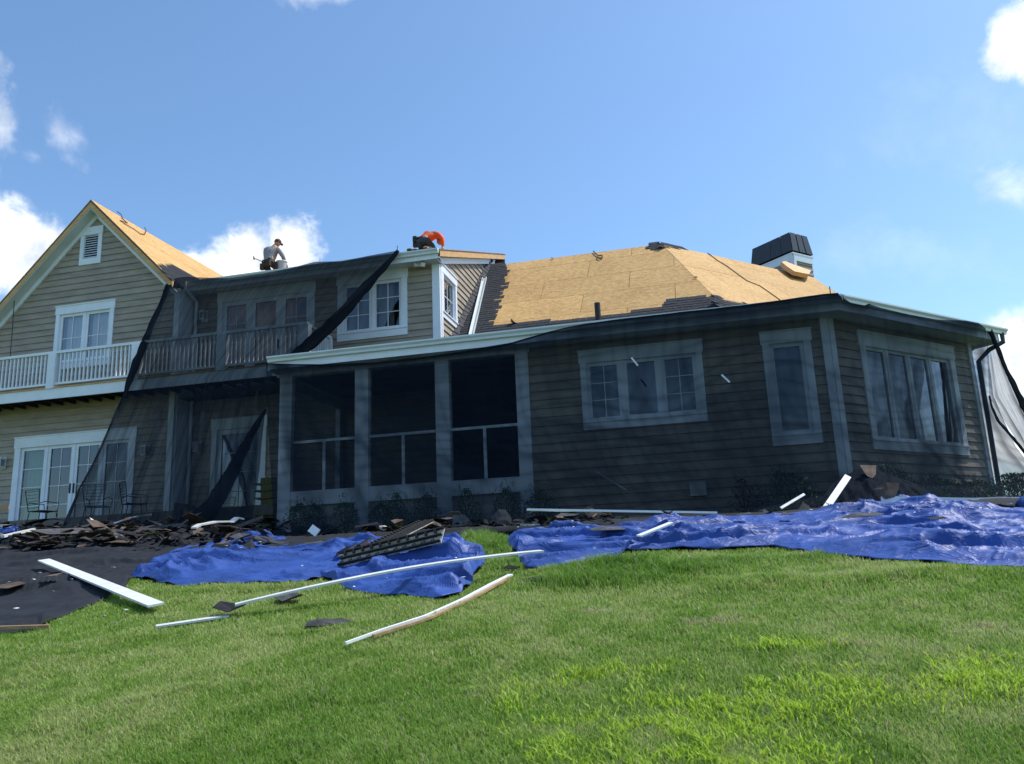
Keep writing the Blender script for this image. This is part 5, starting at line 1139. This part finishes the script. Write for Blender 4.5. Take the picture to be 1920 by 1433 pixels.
MB().tube([(p[0] - .1, 15.6, zt_ - .058), (p[0] - .1, 15.6, zt_)], (.36, .36), 24).build('rim', M['pot'], r)
# wooden steps beside the porch
st = empty('wooden_steps', tuple(onY(495, 990, 16.6)), 'short flight of wooden steps in the gap left of the porch', 'steps')
for k in range(5):
    a = onY(478, 993 - k * 12, 16.4 + k * .27); z = tzf(a[0], 16.4) + .1 + k * .19
    MB().box((a[0], 16.35 + k * .27, z), (a[0] + .42, 16.64 + k * .27, z + .035)).build('tread', M['stair'], st)
    MB().box((a[0], 16.62 + k * .27, z + .036), (a[0] + .42, 16.64 + k * .27, z + .188)).build('riser', M['stair'], st)

# ---------------------------------------------------------------- things on the roof
def on_roofA(px, py, h=0.03): q = onP(px, py, nA, Pk); nn = np.array(nA) / np.linalg.norm(nA); return q + nn * h
def on_roofB(px, py, h=0.03): q = onP(px, py, nB, Pk); nn = np.array(nB) / np.linalg.norm(nB); return q + nn * h
a, b_ = on_roofA(909, 524), on_roofA(884, 632)
m = MB(); m.bar(a, b_, .10, .02, nA); m.bar(a + np.array([.06, 0, .03]), b_ + np.array([.06, 0, .03]), .012, .06, nA); m.bar(a - np.array([.06, 0, -.03]), b_ - np.array([.06, 0, -.03]), .012, .06, nA)
tag(m.build('gutter_length', M['gutter']), 'straight grey metal length lying on the shingles beside the dormer', 'gutter length')
tag(MB().tube([on_roofB(x, y, .025) for x, y in ((1326, 476), (1332, 480), (1345, 490), (1362, 500), (1378, 512), (1400, 528), (1425, 538), (1448, 554), (1462, 564))], .013, 5).build('rope', M['rope']), 'brown rope running down the right roof slope', 'rope')
tag(MB().tube([on_roofA(x, y, .04) for x, y in ((1113, 473), (1117, 478), (1123, 482), (1129, 481), (1130, 485), (1126, 488), (1121, 486), (1122, 481))], .018, 5).build('rope_hook', M['rope']), 'small dark hook near the ridge of the middle roof', 'hook')
nG = (gS, 0, 1); Pg = (gX, 20, gZ)
def on_roofG(px, py, h=0.03): q = onP(px, py, nG, Pg); return q + np.array([.7, 0, .7]) * h
tag(MB().tube([on_roofG(x, y, .03) for x, y in ((218, 398), (226, 404), (229, 412), (238, 420), (224, 415), (232, 421), (248, 430), (262, 440), (270, 441), (273, 434), (270, 428))], .013, 5).build('rope', M['rope']), 'looped dark rope on the gable roof at left', 'rope')
q = [on_roofB(x, y, .04) for x, y in ((1459, 503), (1466, 507), (1480, 521), (1492, 526), (1510, 528), (1513, 522), (1498, 515), (1479, 508))]
m = MB(); m.slab([on_roofB(*z_, .26) for z_ in ((1459, 505), (1470, 514), (1483, 523), (1510, 528), (1514, 521), (1480, 509), (1466, 503))], nB, .14)
tag(m.build('board_stack', M['wood']), 'stack of bare boards lying below the chimney', 'board stack')
for (x, y, lb) in ((965, 606, 'dark rag lump on the roof edge left of the vent pipe'), (1036, 486, 'small dark scrap on the middle roof just under the ridge'), (1304, 522, 'dark chip on the middle roof near the hip line')):
    o = bpy.data.objects.new('roof_scrap', random.choice(SM['scrapdark'])); S.collection.objects.link(o); o.location = on_roofA(x, y, .04); o.rotation_euler = (.7, .1, .3); k = .9 if x < 1000 else .35; o.scale = (k, k, 5 if x < 1000 else 1); tag(o, lb, 'scrap')

# ---------------------------------------------------------------- people
def skinfig(name, J, edges, mt, parent, root=0, lev=2):
    me = bpy.data.meshes.new(name); off = wloc(parent)
    me.from_pydata([tuple(Vector(p) - off) for p, r in J], edges, []); me.materials.append(mt)
    o = bpy.data.objects.new(name, me); S.collection.objects.link(o); o.parent = parent
    sk = o.modifiers.new('skin', 'SKIN'); sk.use_smooth_shade = True
    for i, (p, r) in enumerate(J):
        rr = r if isinstance(r, tuple) else (r, r); me.skin_vertices[0].data[i].radius = rr; me.skin_vertices[0].data[i].use_root = (i == root)
    sb = o.modifiers.new('sub', 'SUBSURF'); sb.levels = lev; sb.render_levels = lev
    return o
skin = mat('skin', (0.36, 0.20, 0.14), 0.55, 0.06, 20); hairm = mat('hair', (0.02, 0.015, 0.012), 0.6)
greyshirt = mat('grey_shirt', (0.24, 0.24, 0.27), 0.85, 0.12, 9, 0.3, 30); orange = mat('orange_shirt', (0.95, 0.09, 0.008), 0.8, 0.08, 9, 0.3, 30)
jeans = mat('dark_jeans', (0.035, 0.05, 0.085), 0.85, 0.25, 12, 0.2, 60); darkp = mat('dark_trousers', (0.025, 0.028, 0.03), 0.85, 0.25, 12); leather = mat('tool_belt_leather', (0.05, 0.03, 0.02), 0.7, 0.3, 15); capm = mat('cap_cloth', (0.12, 0.10, 0.09), 0.8)
def roofz(y): return dZ + dS * (y - dY)
def figure(root_xy, label, J, hat, shirt, pants):
    """J: joints relative to the base point; X right, Y away, Z up"""
    x0, y0 = root_xy; B = Vector((x0, y0, roofz(y0) + 0.01)); r = empty('person', B, label, 'person')
    P = {k: B + Vector(v) for k, v in J.items() if k != 'sleeve'}
    pel, ch, nk, hd = P['pelvis'], P['chest'], P['neck'], P['head']
    # body: one continuous skin of torso, neck, arms and legs
    Jt = [(pel, (.15, .12)), ((pel + ch) / 2, (.14, .11)), (ch, (.165, .12)), (nk, .06), (nk + (hd - nk) * .4, .055)]
    E_ = [(0, 1), (1, 2), (2, 3), (3, 4)]
    for s_ in 'lr':
        k = len(Jt); Jt += [(P['sh' + s_], .07), (P['el' + s_], .048), (P['wr' + s_], .034)]; E_ += [(2, k), (k, k + 1), (k + 1, k + 2)]
        k = len(Jt); Jt += [(P['hip' + s_], .095), (P['kn' + s_], .065), (P['an' + s_], .042), (P['toe' + s_], .036)]; E_ += [(0, k), (k, k + 1), (k + 1, k + 2), (k + 2, k + 3)]
    skinfig('body', Jt, E_, skin, r)
    # shirt: torso and sleeves, a little larger
    Js = [(pel + (ch - pel) * .05, (.19, .16)), ((pel + ch) / 2, (.165, .14)), (ch, (.21, .175)), (ch + (nk - ch) * .75, .10)]; Es = [(0, 1), (1, 2), (2, 3)]
    for s_ in 'lr':
        k = len(Js); e = P['el' + s_] + (P['wr' + s_] - P['el' + s_]) * J.get('sleeve', .8); Js += [(P['sh' + s_], .09), (P['el' + s_], .064), (e, .05)]; Es += [(2, k), (k, k + 1), (k + 1, k + 2)]
    skinfig('shirt', Js, Es, shirt, r, 1)
    Jp = [(pel, (.18, .15)), (pel + (ch - pel) * .16, (.165, .14))]; Ep = [(0, 1)]
    for s_ in 'lr':
        k = len(Jp); e = P['kn' + s_] + (P['an' + s_] - P['kn' + s_]) * .85; Jp += [(P['hip' + s_], .115), (P['kn' + s_], .085), (e, .065)]; Ep += [(0, k), (k, k + 1), (k + 1, k + 2)]
    skinfig('trousers', Jp, Ep, pants, r)
    for s_ in 'lr':
        a, t = P['an' + s_], P['toe' + s_]; skinfig('boot', [(a + (t - a) * -.15, .055), (a + (t - a) * .4, .05), (t, .04)], [(0, 1), (1, 2)], leather, r)
        # hand: palm and five curled fingers
        w, e = P['wr' + s_], P['el' + s_]; d = (w - e).normalized(); sx = d.cross(Vector((0, 1, 0.2))).normalized(); dn = sx.cross(d).normalized()
        if dn.z > 0: dn = -dn
        hm = MB(); hm.tube([w - d * .01, w + d * .045, w + d * .09], (.028, .04, .036), 8)
        for k, L in enumerate((.070, .080, .074, .058)):
            b = w + d * .085 + sx * (k - 1.5) * .019; hm.tube([b, b + d * L * .45 + dn * L * .15, b + d * L * .7 + dn * L * .5, b + d * L * .6 + dn * L * .85], (.0095, .009, .008, .007), 6)
        b = w + d * .03 - sx * .034; hm.tube([b, b + d * .03 - sx * .02 + dn * .015, b + d * .055 - sx * .012 + dn * .04], (.012, .010, .008), 6)
        hm.build('hand', skin, r, smooth=True)
    # head with face, ears, hair or cap
    fw = Vector(J['face']).normalized(); up = (hd - nk).normalized(); rt = fw.cross(up).normalized(); up = rt.cross(fw).normalized()
    def blob(name, c, a, mt, nu=16, nv=12, cut=None, axes=(rt, fw, up)):
        m = MB()
        for i in range(nv + 1):
            th = math.pi * i / nv
            for j in range(nu):
                ph = 2 * math.pi * j / nu; x, y, z = math.sin(th) * math.cos(ph), math.sin(th) * math.sin(ph), math.cos(th)
                if cut is not None: z = max(z, cut)
                m.v.append(tuple(c + axes[0] * x * a[0] + axes[1] * y * a[1] + axes[2] * z * a[2]))
        m.f = [(i * nu + j, (i + 1) * nu + j, (i + 1) * nu + (j + 1) % nu, i * nu + (j + 1) % nu) for i in range(nv) for j in range(nu)]
        return m.build(name, mt, r, smooth=True)
    blob('head', hd, (.075, .095, .115), skin); blob('jaw', hd + fw * .03 - up * .06, (.052, .06, .05), skin, 10, 8)
    blob('nose', hd + fw * .095 - up * .01, (.012, .018, .022), skin, 8, 6); blob('mouth', hd + fw * .083 - up * .05, (.022, .008, .006), leather, 8, 6)
    for s_ in (-1, 1): blob('eye', hd + fw * .084 + rt * s_ * .03 + up * .015, (.012, .008, .008), hairm, 8, 6); blob('ear', hd + rt * s_ * .076 - fw * .005, (.010, .022, .03), skin, 8, 6)
    blob('hair', hd - fw * .012 + up * .012, (.082, .096, .112), hairm, cut=-.25)
    if hat:
        blob('cap', hd + up * .022, (.092, .108, .108), capm, cut=.05)
        m = MB(); c = hd + fw * .10 + up * .03; m.slab([c - rt * .07, c + rt * .07, c + rt * .055 + fw * .07 - up * .015, c - rt * .055 + fw * .07 - up * .015], up, .008); m.build('cap_brim', capm, r)
    # tool belt with pouches
    ax = (ch - pel).normalized(); c = pel - ax * .01; bx = ax.cross(Vector((0, 1, 0))).normalized(); by = bx.cross(ax)
    m = MB(); pts = [c + bx * .185 * math.cos(t) + by * .155 * math.sin(t) for t in np.linspace(0, 2 * math.pi, 21)]; m.tube(pts, .026, 6, False); m.build('tool_belt', leather, r)
    for t in (0.2, 2.9, 4.3): q = c + bx * .22 * math.cos(t) + by * .19 * math.sin(t) - Vector((0, 0, .09)); MB().box(tuple(q - Vector((.06, .05, .09))), tuple(q + Vector((.06, .05, .09)))).build('pouch', leather if t < 4 else darkp, r)
    return r, P
# kneeling worker, back to the camera, leaning right over a bucket
xk = onY(503, 500, 20.2)[0]
f1, P1 = figure((xk, 20.2), 'worker in grey shirt and cap kneeling with his back to us on the upper roof', dict(pelvis=(-.02, .05, .42), chest=(.02, .14, .80), neck=(.08, .20, .99), head=(.13, .26, 1.10), face=(.55, .8, -.35),
    shl=(-.16, .14, .88), ell=(-.17, .33, .66), wrl=(.02, .48, .52), shr=(.20, .16, .86), elr=(.36, .16, .62), wrr=(.38, .30, .44), hipl=(-.11, .05, .38), knl=(-.16, .40, .20), anl=(-.14, -.02, .06), toel=(-.14, -.16, .04),
    hipr=(.10, .05, .38), knr=(.18, .40, .20), anr=(.16, -.02, .06), toer=(.16, -.16, .04)), True, greyshirt, darkp)
kb = Vector((xk + .30, 20.42, roofz(20.42) + .02)); bk = empty('bucket', kb, 'pale bucket beside the kneeling worker in grey', 'bucket')
m = MB(); m.tube([kb, kb + Vector((0, 0, .38))], (.12, .15), 18, False); m.add([tuple(kb + Vector((.12 * math.cos(t), .12 * math.sin(t), .005))) for t in np.linspace(0, 2 * math.pi, 18, endpoint=False)], [tuple(range(18))]); m.build('body', M['bucket'], bk, smooth=True)
MB().tube([kb + Vector((.155 * math.cos(t), .155 * math.sin(t), .37)) for t in np.linspace(0, 2 * math.pi, 19)], .012, 6, False).build('rim', M['gutter'], bk)
m = MB(); a_, b_ = onY(490, 490, 20.15), onY(476, 484, 20.1); m.bar(a_, b_, .022, .022); m.bar(b_ + (-.01, 0, .05), b_ + (.01, 0, -.05), .035, .035); m.build('hammer', M['wood'], f1)
# crouching worker in orange
xo = onY(800, 465, 19.6)[0]
f2, P2 = figure((xo, 19.6), 'worker in bright orange shirt crouching over the dormer roof edge', dict(pelvis=(-.14, .06, .36), chest=(-.02, .20, .60), neck=(.16, .38, .58), head=(.24, .46, .50), face=(.5, .6, -.7), sleeve=.9,
    shl=(-.12, .26, .60), ell=(-.20, .42, .36), wrl=(-.10, .52, .14), shr=(.24, .18, .60), elr=(.42, .10, .38), wrr=(.42, .08, .14), hipl=(-.16, -.06, .32), knl=(-.20, .22, .10), anl=(-.36, -.22, .06), toel=(-.46, -.30, .03),
    hipr=(.04, -.06, .32), knr=(.16, .20, .12), anr=(.06, -.22, .06), toer=(.04, -.34, .03)), False, orange, jeans)
# strap pieces on his back
q = Vector(P2['pelvis']); MB().box(tuple(q + Vector((-.24, -.1, .0))), tuple(q + Vector((-.14, .10, .16)))).build('hip_bag', darkp, f2)
tag(MB().tube([onY(600, 490, 18.6) + np.array((0, 0, -.05)), onY(600, 490, 18.6) + np.array((0, 0, .10))], .012, 5).build('net_pin', M['fixing']), 'small upright pin holding the net on the upper gutter', 'pin')
tag(MB().tube([onY(1557, 549, 15.5) + np.array((0, 0, -.08)), onY(1557, 549, 15.5) + np.array((0, 0, .12))], .010, 5).build('net_pin', M['iron']), 'thin dark pin where the net crosses the roof corner', 'pin')
tag(MB().tube([onY(745, 470, 18.3) + np.array((0, 0, -.05)), onY(745, 470, 18.3) + np.array((0, 0, .13))], .010, 5).build('net_pin', M['iron']), 'thin dark pin at the top corner of the upper net', 'pin')

# ---------------------------------------------------------------- grass blades
def grass():
    rg = np.random.default_rng(5); NB = 880000
    # uniform in picture rows: distance from 3.4 to 15 m with density falling with distance squared
    u = rg.random(NB); y0, y1 = 3.5, 14.8
    Y = y0 * (y1 / y0) ** u
    hw = 0.89 * Y + 2.0; X = -0.235 * Y * 1.35 + (rg.random(NB) * 2 - 1) * hw
    keep = np.ones(NB, bool)
    for P in TARP_XY:      # none under the cloths
        pts = np.array(P); inside = np.zeros(NB, bool)
        for (xa, ya), (xb, yb) in zip(P, P[1:] + P[:1]):
            if ya == yb: continue
            c = ((ya > Y) != (yb > Y)) & (X < (xb - xa) * (Y - ya) / (yb - ya) + xa); inside ^= c
        keep &= ~inside
    X, Y = X[keep], Y[keep]; n = len(X)
    # irregular fields
    tab = rg.random((64, 64, 6))
    def fld(x, y, s, k):
        x = x * s + 100; y = y * s + 100; i, j = np.floor(x).astype(int), np.floor(y).astype(int); a, b = x - i, y - j; a = a * a * (3 - 2 * a); b = b * b * (3 - 2 * b)
        t = tab[:, :, k]; g = lambda p, q: t[p % 64, q % 64]
        return g(i, j) * (1 - a) * (1 - b) + g(i + 1, j) * a * (1 - b) + g(i, j + 1) * (1 - a) * b + g(i + 1, j + 1) * a * b
    m1 = 0.6 * fld(X, Y, 1.1, 0) + 0.4 * fld(X, Y, 3.1, 1); m2 = 0.5 * fld(X, Y, 0.8, 2) + 0.5 * fld(X, Y, 4.7, 3); m3 = 0.5 * fld(X, Y, 2.2, 4) + 0.5 * fld(X, Y, 7.0, 5)
    dist = Y
    H = (0.034 + 0.020 * m1 + 0.018 * rg.random(n)) * (1 + 0.3 * (m3 > 0.6)); Wd = 0.0026 + 0.00062 * dist
    # places worked out from the photograph: coarse bright patch, tall tufts along the tarps
    def at(px, py): g_ = gnd(px, py); return g_[0], g_[1]
    coarse = np.zeros(n)
    for (px, py, rx, ry, s) in ((1230, 1390, .55, .42, 1.0), (1130, 1340, .35, .3, .8), (1400, 1330, .5, .35, .9), (1560, 1300, .35, .3, .8), (1180, 1270, .35, .25, .7), (1170, 1360, .5, .4, .8), (1330, 1400, .5, .4, .9), (1010, 1330, .25, .2, .7), (1490, 1213, .3, .15, .8), (1720, 1290, .45, .3, .8), (1880, 1270, .35, .3, .8), (1080, 1290, .4, .2, .6)):
        cx, cy = at(px, py); coarse = np.maximum(coarse, s * np.clip(1.35 - .9 * np.hypot((X - cx) / rx, (Y - cy) / ry), 0, 1))
    coarse = coarse * np.clip((m3 - 0.28) * 2.6, 0.05, 1)
    isc = rg.random(n) < coarse * 0.6
    tall = np.zeros(n)
    for (px, py, rx, ry, s) in ((1180, 1075, .9, .45, 1.0), (1120, 1095, .8, .35, 1.0), (1260, 1070, .8, .4, .8), (1350, 1060, .7, .3, .6), (905, 1035, .45, 1.0, 1.0), (880, 1020, .4, .5, 1.0), (1470, 1055, 1.2, .3, .5), (1700, 1085, 2.5, .25, .35), (450, 1110, 2.0, .2, .4), (960, 1060, .3, .4, .5)):
        cx, cy = at(px, py); tall = np.maximum(tall, s * np.clip(1.3 - np.hypot((X - cx) / rx, (Y - cy) / ry), 0, 1))
    H = H * (1 + tall * 2.3 * (0.4 + m3)) ; H = np.where(isc, H * 1.15 + 0.008, H); Wd = np.where(isc, Wd * 1.7, Wd)
    # colours: fresh, mid, dull, dry; each blade its own
    cols = np.array([[.165, .310, .040], [.225, .365, .058], [.300, .415, .100], [.370, .450, .150], [.38, .33, .18], [.45, .41, .26]])
    pick = np.clip(((m2 * 1.7 - .35) * 3.6 + rg.normal(0, .8, n)), 0, 3.49).astype(int)
    dry = (rg.random(n) < 0.05 + 0.10 * np.clip(m1 * 2 - 1.05, 0, 1)); pick = np.where(dry, 4 + (rg.random(n) < .35), pick)
    dk = tall > .4; pick = np.where(dk & ~dry, np.minimum(pick, 1), pick)
    C = cols[pick] * (0.82 + 0.36 * rg.random((n, 1)))
    C = C * np.array([1.10, 1.06, 1.15]); C = np.where(dk[:, None], C * np.array([.75, .85, .8]), C)
    C = np.where(isc[:, None], np.array([.41, .58, .055]) * (0.75 + 0.45 * rg.random((n, 1))), C)
    for (px, py, rx, ry) in ((1335, 1170, .22, .10), (1590, 1215, .15, .07), (1100, 1150, .15, .06), (1860, 1180, .14, .06)):
        cx, cy = at(px, py); d_ = (np.hypot((X - cx) / rx, (Y - cy) / ry) < 0.6 + 0.8 * rg.random(n)) & (rg.random(n) < .55); C = np.where(d_[:, None], np.array([.48, .41, .27]) * (0.8 + .4 * rg.random((n, 1))), C)
    Z = tz(X, Y) - 0.006; ang = rg.random(n) * 2 * np.pi
    lean_ = (0.25 + 0.75 * rg.random(n)) * H * np.where(isc, 1.1, .9); la = ang + rg.normal(0, .4, n) + np.pi / 2
    # general lie of the grass
    dx, dy = np.cos(la) * lean_, np.sin(la) * lean_; wx, wy = np.cos(ang) * Wd / 2, np.sin(ang) * Wd / 2
    v = np.empty((n, 5, 3), np.float32)
    v[:, 0] = np.stack([X - wx, Y - wy, Z], 1); v[:, 1] = np.stack([X + wx, Y + wy, Z], 1)
    v[:, 2] = np.stack([X + wx * .8 + dx * .35, Y + wy * .8 + dy * .35, Z + H * .6], 1); v[:, 3] = np.stack([X - wx * .8 + dx * .35, Y - wy * .8 + dy * .35, Z + H * .6], 1)
    v[:, 4] = np.stack([X + dx, Y + dy, Z + H * (.95 - .25 * rg.random(n))], 1)
    me = bpy.data.meshes.new('grass'); me.vertices.add(n * 5); me.vertices.foreach_set('co', v.ravel())
    b = (np.arange(n) * 5)[:, None]; q = (b + np.array([[0, 1, 2, 3]])); t = (b + np.array([[3, 2, 4]]))
    li = np.concatenate([q, t], 1).ravel().astype(np.int32); me.loops.add(len(li)); me.loops.foreach_set('vertex_index', li)
    ls = np.stack([np.arange(n) * 7, np.arange(n) * 7 + 4], 1).ravel().astype(np.int32); lt = np.tile(np.array([4, 3], np.int32), n)
    me.polygons.add(n * 2); me.polygons.foreach_set('loop_start', ls); me.polygons.foreach_set('loop_total', lt)
    ca = me.color_attributes.new('tone', 'FLOAT_COLOR', 'POINT'); cc_ = np.ones((n, 5, 4), np.float32); cc_[:, :, :3] = C[:, None, :]; ca.data.foreach_set('color', cc_.ravel())
    m = bpy.data.materials.new('grass_blade'); m.use_nodes = True; nn, l = m.node_tree.nodes, m.node_tree.links; nn.clear()
    out = N(nn, 'ShaderNodeOutputMaterial'); at_ = N(nn, 'ShaderNodeAttribute', attribute_name='tone')
    df = N(nn, 'ShaderNodeBsdfPrincipled'); df.inputs['Roughness'].default_value = .5; df.inputs['Specular IOR Level'].default_value = .25; tr = N(nn, 'ShaderNodeBsdfTranslucent'); mx = N(nn, 'ShaderNodeMixShader'); mx.inputs[0].default_value = .42
    l.new(at_.outputs['Color'], df.inputs['Base Color']); l.new(at_.outputs['Color'], tr.inputs['Color']); l.new(df.outputs[0], mx.inputs[1]); l.new(tr.outputs[0], mx.inputs[2]); l.new(mx.outputs[0], out.inputs[0])
    me.materials.append(m); me.update(calc_edges=True)
    o = bpy.data.objects.new('grass', me); S.collection.objects.link(o); tag(o, 'green lawn grass on the slope in front of the tarps', 'grass', kind='stuff')
grass()
